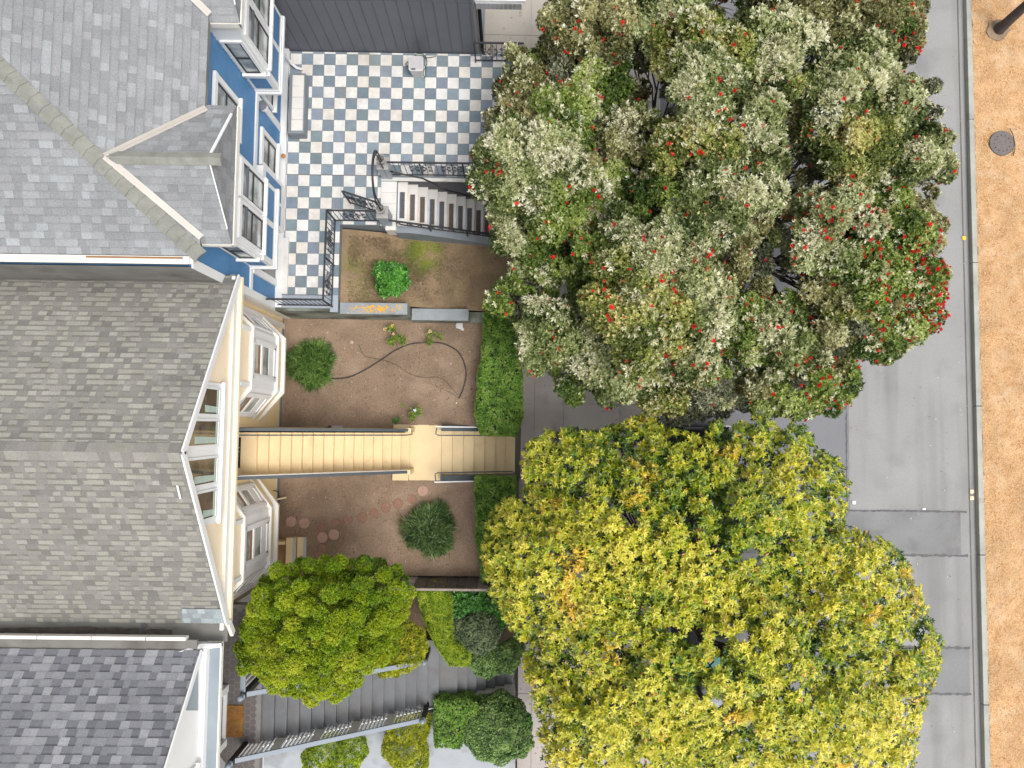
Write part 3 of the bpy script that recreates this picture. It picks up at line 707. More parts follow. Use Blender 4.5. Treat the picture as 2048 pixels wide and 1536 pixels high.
# ================================================================== GREY STAIR AND PORCH
t = thing('grey_steps', 'wide slate grey steps and tiled porch of the grey house', 'stairs', (-3.5, -7.1, 0))
edges = [522, 547, 572.5, 597, 621, 646.7, 671, 695.5, 719.6, 742, 765.3, 787.6, 809.4, 831, 852.5, 875.5, 913, 932.4, 951, 970, 988.4, 1006.7, 1024]
PG = 4.0; rg_ = .165; GY0, GY1 = -7.74, -6.20; last = None
xs = [at(px, 1400, PG - rg_ * k)[0] for k, px in enumerate(edges)]
for k in range(1, len(edges)):
    z = PG - rg_ * k; a, b = xs[k - 1], xs[k]
    y0 = GY0 if k <= 15 else -7.52
    MB().box(a - .05, b + .02, y0, GY1 + (.25 if k > 14 else 0), z - .035, z).box(a - .05, b, y0 + .01, GY1 + (.25 if k > 14 else 0), z - .30, z - .035).build('step', 'step_grey', t, bevel=.006)
MB().box(-9.5, xs[0], -9.4, -4.42, PG - .25, PG - .012).build('porch_floor', 'grout', t)
hm = MB(); hr = .088
for i in range(-2, 30):
    for j in range(0, 36):
        cx = -7.3 + i * hr * 1.5; cy = -9.3 + j * hr * 1.732 + (hr * .866 if i % 2 else 0)
        poly = [(cx + (hr - .008) * math.cos(R(60 * q)), cy + (hr - .008) * math.sin(R(60 * q))) for q in range(6)]
        if max(p[0] for p in poly) < xs[0] and max(p[1] for p in poly) < -4.45: hm.add([(x, y, PG - .006) for x, y in poly], [tuple(range(6))])
tl = hm.build('porch_tiles', 'hex', t)
st_ = MB()
poly = [(xs[0], PG)] + [(xs[k], PG - rg_ * (k)) for k in range(1, 16)] + [(xs[15], .7), (xs[0], .7)]
vs = [(x, GY0 - .02, z) for x, z in poly] + [(x, GY0 + .0, z) for x, z in poly]; n = len(poly)
st_.add(vs, [tuple(range(n)), tuple(range(2 * n - 1, n - 1, -1))] + [(i, n + i, n + (i + 1) % n, (i + 1) % n) for i in range(n)])
st_.build('stringer', 'white', t)
MB().box(-1.0, .30, -7.70, -7.53, -.1, 1.18).box(-1.0, .32, -7.80, -7.70, -.1, 1.30).build('side_wall', 'warm_white', t)
def newel(m_par, x, y, z, h=.98, ball=.072):
    nb = MB().box(x - .06, x + .06, y - .06, y + .06, z, z + h).build('newel', 'black', m_par, bevel=.01)
    MB().lathe((x, y, z + h), [(.07, 0), (.075, .03), (.04, .05)] + [(ball * math.sin(math.pi * i / 8), .05 + ball - ball * math.cos(math.pi * i / 8)) for i in range(1, 9)], 16).build('ball', 'rail_light', nb, smooth=True)
w = thing('porch_balustrade', 'grey handrail with white balusters down the grey steps, lower side', 'balustrade', (-4, -7.85, 1), 'balustrades of the grey steps')
xa, xb = xs[0] - .32, xs[14] - .05; za, zb = PG + .86, PG - rg_ * 14 + .86; yr = -7.68
MB().bar((xa, yr, za), (xb, yr, zb), .115, .05).build('handrail', 'rail_light', w, bevel=.01)
k = 44
for i in range(k):
    s = (i + .5) / k
    if i % 9 == 8:
        x = xa + (xb - xa) * s; z = za + (zb - za) * s; MB().box(x - .07, x + .07, yr - .02, yr + .02, z - .86, z - .03).build('panel', 'warm_white', w); continue
    x = xa + (xb - xa) * s; z = za + (zb - za) * s
    MB().box(x - .018, x + .018, yr - .02, yr + .02, z - .84, z - .02).build('baluster', 'white', w)
newel(w, xa, yr, PG - .0); newel(w, xb + .06, yr, PG - rg_ * 15, .98)
w = thing('porch_balustrade', 'grey handrail and balusters of the porch, beside the bright green tree', 'balustrade', (-6, -6.2, PG), 'balustrades of the grey steps')
MB().bar((-5.92, -4.5, PG + .9), (-5.92, -6.15, PG + .9), .115, .05).build('handrail', 'rail_light', w, bevel=.01)
for i in range(12): MB().box(-5.94, -5.90, -4.7 - i * .125, -4.66 - i * .125, PG, PG + .88).build('baluster', 'white', w)
newel(w, -5.90, -6.20, PG)
MB().bar((-5.9, -6.20, PG + .88), (xs[14], -6.20, PG - rg_ * 14 + .86), .115, .05).build('handrail', 'rail_light', w, bevel=.01)
newel(w, xs[14] + .02, -6.20, PG - rg_ * 15)

# ================================================================== BLUE HOUSE
UY, NX = (0, 1), (1, 0)                    # along the facade, outward (to the street)
BX = -6.2; RE = -6.0                       # wall plane and roof edge
bh = thing('blue_house', 'blue clapboard house with pale grey shingle roof above the checkered patio', 'house', (-9, 8, 0))
LG = [(0.223, 0.23, 0.237), (0.239, 0.248, 0.255), (0.208, 0.214, 0.221), (0.257, 0.269, 0.276), (0.229, 0.233, 0.239)]
LD = [(0.2, 0.205, 0.212), (0.213, 0.219, 0.227), (0.188, 0.194, 0.2)]
wl = MB(); wl.lap((BX, 2.98), UY, NX, 0, 9.0, PZ - .2, 7.76, .15); wl.box(-16, BX, 3.02, 14, -.2, 7.7)
wl.build('wall', 'blue', bh)
MB().lap((BX, 3.0), (-1, 0), (0, -1), 0, 10, 5.6, 7.6, .3).build('side_wall', 'grey_roll', bh)
MB().box(-6.5, BX, 2.93, 3.01, 1.2, 5.6).build('return_board', 'warm_white', bh)
tb = MB()
o = (BX, 0)
tb.obox(o, UY, NX, 3.0, 14, PZ - .02, PZ + .10, 0, .20)            # base board
tb.obox(o, UY, NX, 2.95, 3.14, PZ + .1, 7.7, .02, .05)            # corner board
tb.obox(o, UY, NX, 3.14, 12, 4.50, 4.64, .02, .06)                 # belt course
tb.obox(o, UY, NX, 7.72, 7.90, PZ + .1, 4.50, .02, .055)
tb.obox(o, UY, NX, 5.70, 5.84, PZ + .1, 4.50, .02, .055)
tb.build('trim', 'white', bh)
# ground floor wing under the lower bay, with panelled front
m = MB().obox(o, UY, NX, 4.97, 6.20, PZ + .1, 4.45, 0, .20); m.build('wing', 'white', bh)
m = MB()
for a, b in ((5.08, 5.58), (5.68, 6.12)): m.obox(o, UY, NX, a, b, PZ + .40, 4.25, .20, .212)
m.build('panel', 'blue', bh)
# roof planes
zE, zs_ = 7.80, .525
A0 = (RE, 3.18, zE - .02)
def hip(t_): return (RE - t_, 3.18 + t_, zE - .02 + zs_ * t_)
def east(y, t_): return (RE - t_, y, zE - .02 + zs_ * t_)
TT = 6.0
rsup = MB().slab([A0, hip(TT), east(16, TT), east(16, 0)], .12).slab([A0, (-16, 3.18, zE - .02), (-16, 3.18 + TT, zE - .02 + zs_ * TT), hip(TT)], .12)
rf = rsup.build('roof', 'grey_roll', bh)
GW, GY, GZ = 1.38, 4.81, 7.70; RZ = 8.56                                  # lower cross gable: half width, centre, eave height
GS = (RZ - GZ) / GW
def gable_parts(dy):
    gy = GY + dy; f = -5.41; rz = RZ
    tR = (rz - zE) / zs_
    Rk = (RE - tR - .04, gy, rz)                  # where its ridge dies into the main roof
    Pk = (f - .16, gy, rz)                                     # peak of the shingled gable front
    tv = 0.0
    En = (f, gy + GW, GZ); Es = (f, gy - GW, GZ)
    hx = (zE - .02 - GZ) / GS
    Vn = (RE, gy + GW, GZ); Vs = (RE, gy - GW, GZ)
    Wn = (RE, gy + GW - hx, zE - .02); Ws = (RE, gy - GW + hx, zE - .02)
    return Rk, Pk, En, Es, Vn, Vs, Wn, Ws
for gi, dy in enumerate((0.0, 4.45)):
    Rk, Pk, En, Es, Vn, Vs, Wn, Ws = gable_parts(dy)
    MB().add([En, Vn, Wn, Rk, Pk, Ws, Vs, Es], [(0, 1, 2, 3, 4), (4, 3, 5, 6, 7), (0, 4, 7)]).build('gable_roof', 'grey_roll', bh)
    for q in ([Vn, Wn, Pk, En], [Wn, Rk, Pk]): shingles('shingles', q, (En, Vn), (LG, LD), rf, seed=3 + gi, lift=.010)
    for q in ([Vs, Es, Pk, Ws], [Ws, Pk, Rk]): shingles('shingles', q, (Vs, Es), (LG, LD), rf, seed=5 + gi, lift=.010)
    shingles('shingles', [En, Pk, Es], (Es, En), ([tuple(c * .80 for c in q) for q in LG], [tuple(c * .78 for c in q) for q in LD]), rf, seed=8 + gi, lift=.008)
    # valley flashing in beige metal, rake trim in white
    for V, sg in ((Wn, 1), (Ws, -1)):
        a = Vector(Rk) + Vector((.05, 0, .03)); b = Vector(V) + Vector((.04, sg * .03, .035)); m = MB()
        m.bar(a, b, .13, .014); m.bar(a + Vector((0, 0, .008)), b + Vector((0, 0, .008)), .02, .018); m.build('valley_flashing', 'beige_metal', bh)
    m = MB()
    m.bar(Vector(Pk) + Vector((.02, 0, .02)), Vector(En) + Vector((-.02, -.25, .20)), .045, .03)
    m.bar(Vector(Pk) + Vector((.02, 0, .02)), Vector(Es) + Vector((-.02, .25, .20)), .018, .03)
    m.build('rake_trim', 'white', bh)
    m = MB(); zc = .09
    dx = Pk[0] - Rk[0]; kk = int(dx / .215)
    for i in range(kk + 1):
        x = Rk[0] + dx * i / kk; x2 = x + .235
        for sg in (1, -1):
            m.add([(x, Rk[1], RZ + .045), (x2, Rk[1], RZ + .025), (x2, Rk[1] + sg * .12, RZ + .025 - .12 * GS), (x, Rk[1] + sg * .12, RZ + .045 - .12 * GS)], [(0, 1, 2, 3)] if sg < 0 else [(0, 3, 2, 1)])
        m.add([(x2, Rk[1] - .12, RZ + .025 - .12 * GS), (x2, Rk[1], RZ + .025), (x2, Rk[1] + .12, RZ + .025 - .12 * GS), (x2, Rk[1] + .12, RZ - .005 - .12 * GS), (x2, Rk[1], RZ - .005), (x2, Rk[1] - .12, RZ - .005 - .12 * GS)], [(0, 1, 4, 5), (1, 2, 3, 4)])
    m.build('ridge_cap', 'ridge_cap', bh)
    MB().box(BX, -5.41, Es[1] - .02, Es[1] + .02, GZ - .16, GZ - .02).box(-5.44, -5.38, Es[1] - .02, En[1], GZ - .14, GZ + .0).build('gutter', 'warm_white', bh)
    MB().box(BX - .02, -5.45, gable_parts(dy)[3][1] + .02, En[1] - .02, 7.42, GZ - .06).build('soffit', 'warm_white', bh)
# main shingle planes (the cross gables sit over them)
yT = 14.5; RkY = (GY, GY + 4.15)
shingles('shingles', [A0, (A0[0] + 0, 13.5, A0[2]), east(13.5, TT), hip(TT)], (A0, (A0[0], 13.5, A0[2])), (LG, LD), rf, e=.15, wid=(.12, .30), seed=11, lift=.013)
shingles('shingles', [(-14, 3.18, zE - .02), A0, hip(TT), (-14, 3.18 + TT, zE - .02 + zs_ * TT)], ((-14, 3.18, zE - .02), A0), (LG, LD), rf, e=.15, wid=(.12, .30), seed=12, lift=.014)
m = MB(); kk = 27; hv = Vector(hip(1)) - Vector(hip(0)); hl = hv.length; hv.normalize(); sd_ = hv.cross(Vector((0, 0, 1))).normalized()
for i in range(kk):
    a = Vector(hip(0)) + hv * (i * .235 - .02); b = a + hv * .26; a += Vector((0, 0, .03)); b += Vector((0, 0, .045 - .03))
    a, b = b, a
    for sg in (1, -1):
        q = sd_ * sg * .15 + Vector((0, 0, -.055))
        m.add([a, b, b + q, a + q], [(0, 1, 2, 3)])
    lowp = Vector(hip(0)) + hv * (i * .235 - .02) + Vector((0, 0, .045))
    m.add([lowp, lowp + sd_ * .15 + Vector((0, 0, -.055)), lowp + sd_ * .15 + Vector((0, 0, -.085)), lowp + Vector((0, 0, -.03)), lowp - sd_ * .15 + Vector((0, 0, -.085)), lowp - sd_ * .15 + Vector((0, 0, -.055))], [(0, 1, 2, 3), (3, 4, 5, 0)])
    c0 = Vector(hip(0)) + hv * (i * .235 - .02); c1 = c0 + hv * .245
    for sg in (1, -1):
        m.add([c0 + Vector((0, 0, .045)), c1 + Vector((0, 0, .028)), c1 + sd_ * sg * .15 + Vector((0, 0, -.03)), c0 + sd_ * sg * .15 + Vector((0, 0, -.012))], [(0, 1, 2, 3)])
m.build('hip_cap', 'ridge_cap', bh)
# fascia and gutter of the south eave
MB().box(-16, RE - .13, 3.02, 3.17, zE - .15, zE - .05).build('fascia', 'warm_white', bh)
MB().box(-8.2, RE - .33, 3.115, 3.15, zE - .045, zE - .040).build('gutter', 'brown_frame', bh)
# the two square bays
def square_bay(dy, nm):
    y0, y1 = 3.67 + dy, 5.52 + dy; f = -5.60; zb, zt = 4.55, 7.44
    MB().box(BX, f, y0, y1, zb + .02, zt).build('bay', 'white', bh)
    MB().box(BX - .0, f + .045, y0 - .045, y1 + .045, zb - .03, zb + .06).box(BX, f + .015, y0 - .015, y1 + .015, zb + .06, zb + .14).box(BX, f + .03, y0 - .03, y1 + .03, 5.38, 5.46).build('bay_moulding', 'white', bh)
    m = MB(); o = (f, 0); 
    for a, b in ((.13, .86), (1.01, 1.74)): m.obox(o, UY, NX, y0 + a, y0 + b, 4.82, 5.28, 0, .012)
    m.obox((0, y0), (1, 0), (0, -1), BX + .10, f - .12, 4.80, 5.26, 0, .012)
    m.build('panel', 'blue', bh)
    for a, b in ((.16, .84), (1.03, 1.71)):
        w_ = window(bh, (f, y0), UY, NX, a, b, 5.56, 6.86, trim=.07, pane='glass_pale', rails=(.5,), depth=.04, header=.05)
        MB().obox((f, y0), UY, NX, a, b, 6.55, 6.62, .02, .05).build('header_bar', 'slate_paint', w_)
    window(bh, (0, y0), (1, 0), (0, -1), BX + .13, f - .12, 5.56, 6.86, trim=.06, pane='glass_pale', rails=(.5,), depth=.03)
square_bay(0, 'a'); square_bay(4.28, 'b')
# windows on the wall
window(bh, (BX + .034, 0), UY, NX, 6.36, 7.07, 5.80, 6.98, trim=.13, depth=.06, rails=(.5,), pane='glass')
window(bh, (BX + .034, 0), UY, NX, 6.40, 7.10, 3.16, 4.18, trim=.12, depth=.06, rails=(.5,), pane='glass_pale')
window(bh, (BX + .034, 0), UY, NX, 8.05, 8.85, 3.5, 4.35, trim=.08, depth=.06, rails=(), pane='glass_pale')
# entrance under the lower bay
MB().box(-6.22, -5.86, 3.36, 4.86, PZ, PZ + .08).build('door_step', 'marble', bh)
dr = MB().obox((BX, 0), UY, NX, 3.72, 4.55, PZ + .1, 4.45, .0, .03).build('door', 'glass_dark', bh)
MB().obox((BX, 0), UY, NX, 3.55, 3.72, PZ, 4.50, .02, .08).obox((BX, 0), UY, NX, 4.55, 4.70, PZ, 4.50, .02, .08).build('door_frame', 'white', bh)
MB().obox((BX, 0), UY, NX, 4.0, 4.12, PZ + .9, PZ + 1.5, .03, .07).build('handle', 'white', dr)
ls = MB().lathe((BX + .12, 7.68, 4.28), [(.085, 0), (.10, .02), (.10, .17)], 20).build('wall_lamp', 'white', bh)
MB().lathe((BX + .12, 7.68, 4.45), [(.115, 0), (.118, .02), (.05, .035), (.02, .04)], 20).box(BX, BX + .1, 7.64, 7.72, 4.4, 4.46).build('lamp_cap', 'slate_paint', ls)
MB().lathe((BX + .22, 6.96, 3.02), [(.05, 0), (.06, .02), (.06, .05), (.02, .06)], 14).build('bell', 'strip_brown', bh)
MB().tube([(BX + .08, 9.60, 4.4), (BX + .26, 9.60, PZ + .30), (BX + .30, 9.56, PZ + .16), (BX + .42, 9.48, PZ + .08), (BX + .58, 9.46, PZ + .05)], .035, 8).build('downpipe', 'white', bh)

# ================================================================== CREAM HOUSE
ch = thing('cream_house', 'cream timber house with weathered brown-grey shingles and two angled bays', 'house', (-9, -.7, 0))
WX = -6.45; YN, YS, YR = 2.78, -4.22, -.59
m = MB()
m.lap((WX, 0), UY, NX, -.16, YN, 1.15, 5.85, .11); m.lap((WX, 0), UY, NX, YS, -1.38, 1.15, 5.85, .11)
m.box(-15, WX, -.16, YN, -.2, 5.9).box(-15, WX - .02, YN, 2.93, -.2, 5.9); m.box(-15, WX, YS, -1.38, -.2, 5.9); m.box(-15, -8.1, -1.38, -.16, -.2, 5.9)
m.build('wall', 'cream', ch)
MB().obox((WX, 0), UY, NX, YN - .16, YN, 1.15, 5.85, .02, .05).build('corner_board', 'warm_white', ch); MB().obox((WX, 0), UY, NX, YS, YS + .14, 1.15, 5.85, .02, .05).build('corner_board', 'warm_white', ch); MB().obox((WX, 0), UY, NX, 2.20, 2.34, 3.4, 5.3, .02, .05).build('corner_board', 'warm_white', ch)
MB().obox((WX, 0), UY, NX, YS, YN, .9, 1.32, .0, .04).build('plinth', 'bluegrey', ch)
FX = -5.95
rt = .64; hw_n, hw_s = 3.80, 3.90; zr = 8.50; ze = zr - rt * 3.80
def gz(y): return zr - rt * abs(y - YR)
# gable wall with the stepped row of windows
poly = [(YR - 3.86, gz(YR - 3.86) - .04), (YR - 3.86, 5.95), (YR + 3.76, 5.95), (YR + 3.76, gz(YR + 3.76) - .04), (YR, zr - .06)]
m = MB().prism_x([(y, max(z, 5.96)) if i in (0, 3) else (y, z) for i, (y, z) in enumerate(poly)], FX - .12, FX - .03)
m.build('gable_wall', 'cream_pale', ch)
MB().box(FX + .062, FX + .13, YR - 3.84, YR + 3.72, 5.93, 6.03).build('belt_lip', 'cream_pale', ch)
m = MB()
m.box(FX - .03, FX + .06, YR - 3.84, YR + 3.72, 5.93, 6.04).box(FX - .03, FX + .05, YR - 3.80, YR + 3.70, 6.04, 6.22)
m.build('belt_moulding', 'warm_white', ch, bevel=.01)
MB().box(WX, FX + .02, YR - 3.78, YR + 3.68, 5.86, 5.93).build('soffit', 'cream', ch)
# white window bank
bk = MB(); y0, y1 = -2.08, .76
bk.prism_x([(y0, 6.62), (y1, 6.62), (y1, gz(y1) - .07), (YR, zr - .08), (y0, gz(y0) - .07)], FX - .03, FX + .015); bk.build('window_surround', 'white', ch)
MB().box(FX + .015, FX + .09, y0 - .03, y1 + .03, 6.56, 6.66).build('sill', 'white', ch)
for a, b in ((-1.93, -1.42), (-1.24, -.76), (-.48, -.02), (.13, .62)):
    za_, zb_ = gz(a) - .14, gz(b) - .14
    fr = MB().prism_x([(a - .05, 6.72), (b + .05, 6.72), (b + .05, zb_ + .04), (a - .05, za_ + .04)], FX + .015, FX + .035).build('window', 'white', ch)
    MB().prism_x([(a, 6.80), (b, 6.80), (b, zb_), (a, za_)], FX + .034, FX + .040).build('pane', 'glass_warm', fr)
    MB().prism_x([(a + .03, 6.83), (a + .14, 6.83), (a + .17, min(za_, zb_) - .1), (a + .03, min(za_, zb_) - .1)], FX + .0405, FX + .043).build('curtain', 'curtain', fr)
    MB().prism_x([(a, 6.80), (b, 6.80), (b, 6.845), (a, 6.845)], FX + .04, FX + .06).build('sash', 'white', fr)
    MB().prism_x([(a, 6.90), (b, 6.90), (b, 6.93), (a, 6.93)], FX + .04, FX + .05).build('sash', 'curtain', fr)
# roof: two shingled planes, ridge, rakes, edge flashings
XW = -14.5; XR = FX + .10
yN, yS = YR + 3.70, YR - 3.66
Nn = [(XR, YR, zr + .02), (XR, yN, gz(yN) + .02), (XW, yN, gz(yN) + .02), (XW, YR, zr + .02)]
Ss = [(XR, YR, zr + .02), (XW, YR, zr + .02), (XW, yS, gz(yS) + .02), (XR, yS, gz(yS) + .02)]
m = MB().slab(Nn[::-1], .1).slab(Ss[::-1], .1); rf2 = m.build('roof', 'grey_roll', ch)
CG = [(0.262, 0.253, 0.218), (0.279, 0.272, 0.235), (0.249, 0.24, 0.207), (0.27, 0.262, 0.229), (0.292, 0.284, 0.249)]
CD = [(0.195, 0.186, 0.169), (0.215, 0.205, 0.188), (0.172, 0.164, 0.151), (0.23, 0.22, 0.201), (0.206, 0.195, 0.181)]
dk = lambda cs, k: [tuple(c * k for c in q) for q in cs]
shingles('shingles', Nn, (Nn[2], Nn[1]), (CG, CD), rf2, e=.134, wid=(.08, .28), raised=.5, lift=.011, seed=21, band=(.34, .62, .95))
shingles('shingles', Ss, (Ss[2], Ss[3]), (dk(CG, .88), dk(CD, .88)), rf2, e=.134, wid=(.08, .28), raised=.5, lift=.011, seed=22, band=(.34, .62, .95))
pr = [at(360, 1206, 6.45), at(440, 1206, 6.45), at(440, 1236, 6.35), at(348, 1236, 6.35)]
px0, px1 = at(352, 1205, gz(-3.7))[0], XR - .02
shingles('shingle_patch', [(px0, yS + .02, gz(yS + .02) + .048), (px1, yS + .02, gz(yS + .02) + .048), (px1, yS + .36, gz(yS + .36) + .048), (px0 + .1, yS + .36, gz(yS + .36) + .048)],
         ((px0, yS + .02, gz(yS + .02) + .048), (px1, yS + .02, gz(yS + .02) + .048)), ([(.27, .31, .32), (.30, .335, .345)], [(.22, .245, .26)]), rf2, e=.14, wid=(.14, .28), seed=5)
m = MB(); i = 0; x = XW
while x < XR - .05:
    x2 = min(x + .21, XR)
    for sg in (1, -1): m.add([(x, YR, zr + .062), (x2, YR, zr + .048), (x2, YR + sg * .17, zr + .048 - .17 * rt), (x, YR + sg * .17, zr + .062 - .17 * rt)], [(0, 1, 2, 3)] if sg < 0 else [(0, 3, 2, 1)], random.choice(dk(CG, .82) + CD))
    x = x2
m.build('ridge_cap', 'shingle', ch)
# valley gutters: between the blue and the cream house, and on the side of the grey house
MB().slab([(XR, yN - .16, gz(yN - .16) + .055), (XR, yN + .03, gz(yN) - .0), (XW, yN + .03, gz(yN) - .0), (XW, yN - .16, gz(yN - .16) + .055)][::-1], .04).build('north_valley', 'grey_roll', ch)
MB().slab([(XR, yS - .40, gz(yS) - .05), (XR, yS + .03, gz(yS) + .012), (XW, yS + .03, gz(yS) + .012), (XW, yS - .40, gz(yS) - .05)], .05).build('south_valley', 'grey_roll', ch)
sm = []
for i in range(40): x = XW + (-7.0 - XW) * i / 39; sm.append((x, yS - .13 + random.uniform(-.02, .02) + .02 * math.sin(x * 2)))
for i in range(39, -1, -1): x = XW + (-7.0 - XW) * i / 39; sm.append((x, yS - .26 + random.uniform(-.02, .02)))
vz = lambda y: gz(yS) + .012 + .144 * (y - yS - .03)
MB().add([(x, y, vz(y) + .004) for x, y in sm], [tuple(range(len(sm)))]).build('water_stain', 'bark', ch)
q = [at(x, y, 6.1) for x, y in ((283, 1239), (292, 1241), (300, 1250), (292, 1256), (286, 1262), (279, 1272), (271, 1277), (276, 1266), (284, 1256), (286, 1248))]
MB().add([(x, y, max(vz(y), vz(yS)) * 0 + vz(min(y, yS + .02)) + .010) for x, y in q], [tuple(range(len(q)))]).build('tar_blotch', 'tar', ch)
m = MB()
for (ya_, yb_) in ((YR, yN), (YR, yS)): m.bar((XR + .01, ya_, zr + .0), (XR + .01, yb_, gz(yb_) + .0), .035, .15)
m.build('rake_board', 'white', ch)
MB().bar((XR + .03, yS, gz(yS) - .02), (XR + .05, yS - .28, gz(yS) - .22), .07, .14).build('rake_return', 'warm_white', ch)
# the two angled bays
def angled_bay(f, ya, yb, yan, ybn):
    """ya<yb front face ends, yan/ybn where the splayed sides meet the wall"""
    pts = [(WX, yan), (f, ya), (f, yb), (WX, ybn)]
    body = [(WX - .02, yan), (f, ya), (f, yb), (WX - .02, ybn)]
    bm_ = MB(); bm_.prism(body, 3.0, 5.88); bb = bm_.build('bay', 'white', ch)
    def ring(z0, z1, off, nm, mt):
        q = [(WX - .02, yan - off * 1.2), (f + off, ya - off * .45), (f + off, yb + off * .45), (WX - .02, ybn + off * 1.2)]
        MB().prism(q, z0, z1).build(nm, mt, ch, bevel=.006)
    ring(2.90, 2.99, .09, 'bay_moulding', 'warm_white'); ring(3.36, 3.44, .07, 'bay_moulding', 'warm_white'); ring(5.20, 5.29, .09, 'bay_moulding', 'warm_white')
    segs = [((WX, yan), (f, ya)), ((f, ya), (f, yb)), ((f, yb), (WX, ybn))]
    for i, (p, q) in enumerate(segs):
        u = Vector((q[0] - p[0], q[1] - p[1])); L = u.length; u /= L; nn = (u.y, -u.x)
        MB().obox(p, tuple(u), nn, .08, L - .08, 3.06, 3.30, 0, .012).build('panel', 'cream', ch)
        MB().obox(p, tuple(u), nn, .02, L - .02, 5.30, 5.84, 0, .014).build('frieze', 'cream_pale', ch)
        if i == 1:
            MB().obox(p, tuple(u), nn, .0, .10, 5.30, 5.84, .014, .05).build('bracket', 'white', ch); MB().obox(p, tuple(u), nn, L - .10, L, 5.30, 5.84, .014, .05).build('bracket', 'white', ch)
        a, b = (.30, L - .30) if i == 1 else (.20, L - .22)
        w_ = MB().obox(p, tuple(u), nn, a - .09, a, 3.50, 5.10, 0, .05).obox(p, tuple(u), nn, b, b + .09, 3.50, 5.10, 0, .05).obox(p, tuple(u), nn, a - .09, b + .09, 5.06, 5.14, 0, .05).build('window', 'white', ch)
        MB().obox(p, tuple(u), nn, a, b, 3.50, 5.06, -.04, .004).build('pane', 'glass_pale', w_)
        MB().obox(p, tuple(u), nn, a, b, 4.58, 4.72, .004, .012).build('blind_bar', 'brown_frame', w_)
        MB().obox(p, tuple(u), nn, a, b, 4.46, 4.56, .004, .035).obox(p, tuple(u), nn, a, b, 3.50, 3.62, .004, .03).obox(p, tuple(u), nn, a, a + .04, 3.5, 5.06, .004, .03).obox(p, tuple(u), nn, b - .04, b, 3.5, 5.06, .004, .03).obox(p, tuple(u), nn, a + .04, b - .04, 3.62, 3.98, .004, .012).build('sash', 'white', w_)
angled_bay(-5.89, .77, 2.12, .04, 2.68); angled_bay(-5.94, -3.55, -2.19, -4.15, -1.46)
# garden side steps with a plywood hatch, pipe work
m = MB().box(-6.42, -6.10, -3.98, -3.40, 1.1, 1.42); m.build('hatch', 'plywood', ch)
MB().box(-6.44, -6.1, -3.40, -3.32, 1.15, 1.55).build('hatch_frame', 'cream', ch)
t = thing('garden_steps', 'two small cream timber steps with silver nosings beside the lower bay', 'steps', (-5.7, -3.7, 1.2))
for k, (x0, x1, z) in enumerate(((-6.08, -5.82, 1.50), (-5.81, -5.57, 1.36))):
    sp = MB().box(x0, x1, -4.0, -3.22, z - .04, z).box(x0, x1 - .02, -3.98, -3.24, 1.15, z - .04).build('step', 'cream', t)
    MB().box(x1 - .075, x1 + .004, -4.0, -3.22, z + .0, z + .006).build('nosing', 'plastic_dim', sp)
MB().tube([(-6.40, -1.9, 1.75), (-6.36, -1.95, 1.45), (-6.38, -2.05, 1.3), (-6.36, -2.25, 1.28)], .012, 6).build('cable', 'black', ch)
MB().tube([(-6.42, -2.18, 1.42), (-6.15, -2.12, 1.38)], .025, 8).build('outlet_pipe', 'cream_pale', ch)

# ================================================================== GREY HOUSE
gh = thing('grey_house', 'white fronted house with dark slate coloured shingles and a metal topped cornice', 'house', (-9, -8, 0))
GXF = -6.18; gyN = -4.68; gsl = .84; gzE = 6.62; gyR = -8.8
def gz2(y): return gzE + gsl * (gyN - y)
m = MB().prism_x([(gyN, 6.35), (gyR - 4, 6.35), (gyR - 4, gz2(gyR)), (gyR, gz2(gyR) - .02), (gyN, gzE - .02)], GXF - .10, GXF); m.build('gable_wall', 'white', gh)
MB().box(-15, -6.74, -13, -4.55, -.2, 6.4).build('wall', 'white', gh)
Gp = [(GXF + .02, gyN, gzE), (-15, gyN, gzE), (-15, gyR, gz2(gyR)), (GXF + .02, gyR, gz2(gyR))]
rf3 = MB().slab(Gp, .1).build('roof', 'grey_roll', gh)
SG = [(0.19, 0.197, 0.215), (0.23, 0.235, 0.248), (0.168, 0.172, 0.186), (0.212, 0.217, 0.23), (0.262, 0.266, 0.28)]
SD = [(0.147, 0.151, 0.168), (0.177, 0.181, 0.197), (0.127, 0.13, 0.146)]
shingles('shingles', Gp, (Gp[1], Gp[0]), (SG, SD), rf3, e=.152, wid=(.12, .27), raised=.6, lift=.010, seed=31, band=(.22, .98, .62))
MB().box(-15, GXF - .10, gyN - .0, gyN + .20, gzE - .10, gzE - .03).build('eave_flashing', 'grey_roll', gh)
m = MB(); x = -15.0
while x < GXF - .35:
    m.box(x + .01, min(x + 1.1, GXF - .3) - .01, gyN + .20, gyN + .27, gzE - .12, gzE + .03); x += 1.1
m.build('gutter', 'warm_white', gh)
MB().bar((GXF + .03, gyN, gzE + .02), (GXF + .03, gyR, gz2(gyR) + .02), .03, .12).build('rake_board', 'white', gh)
c3 = [onx(396, 1312, GXF), onx(395, 1421, GXF), onx(367, 1421, GXF)]
MB().prism_x(c3, GXF - .02, GXF + .012).build('roof_return', 'grey_metal', gh)
m = MB(); m.box(GXF, -5.84, -12, -4.58, 6.30, 6.42); m.build('cornice', 'warm_white', gh, bevel=.01)
MB().box(GXF + .10, -5.87, -12, -4.66, 6.42, 6.432).build('cornice_top', 'grey_metal', gh)
MB().box(GXF, GXF + .09, -12, -4.66, 6.42, 6.56).build('frieze', 'white', gh)
MB().slab([(GXF - .05, gyN + .10, 6.50), (-5.84, gyN + .10, 6.46), (-5.84, gyN + .02, 6.46), (GXF - .45, gyN - .02, 6.66)][::-1], .10).build('cornice_return', 'white', gh)
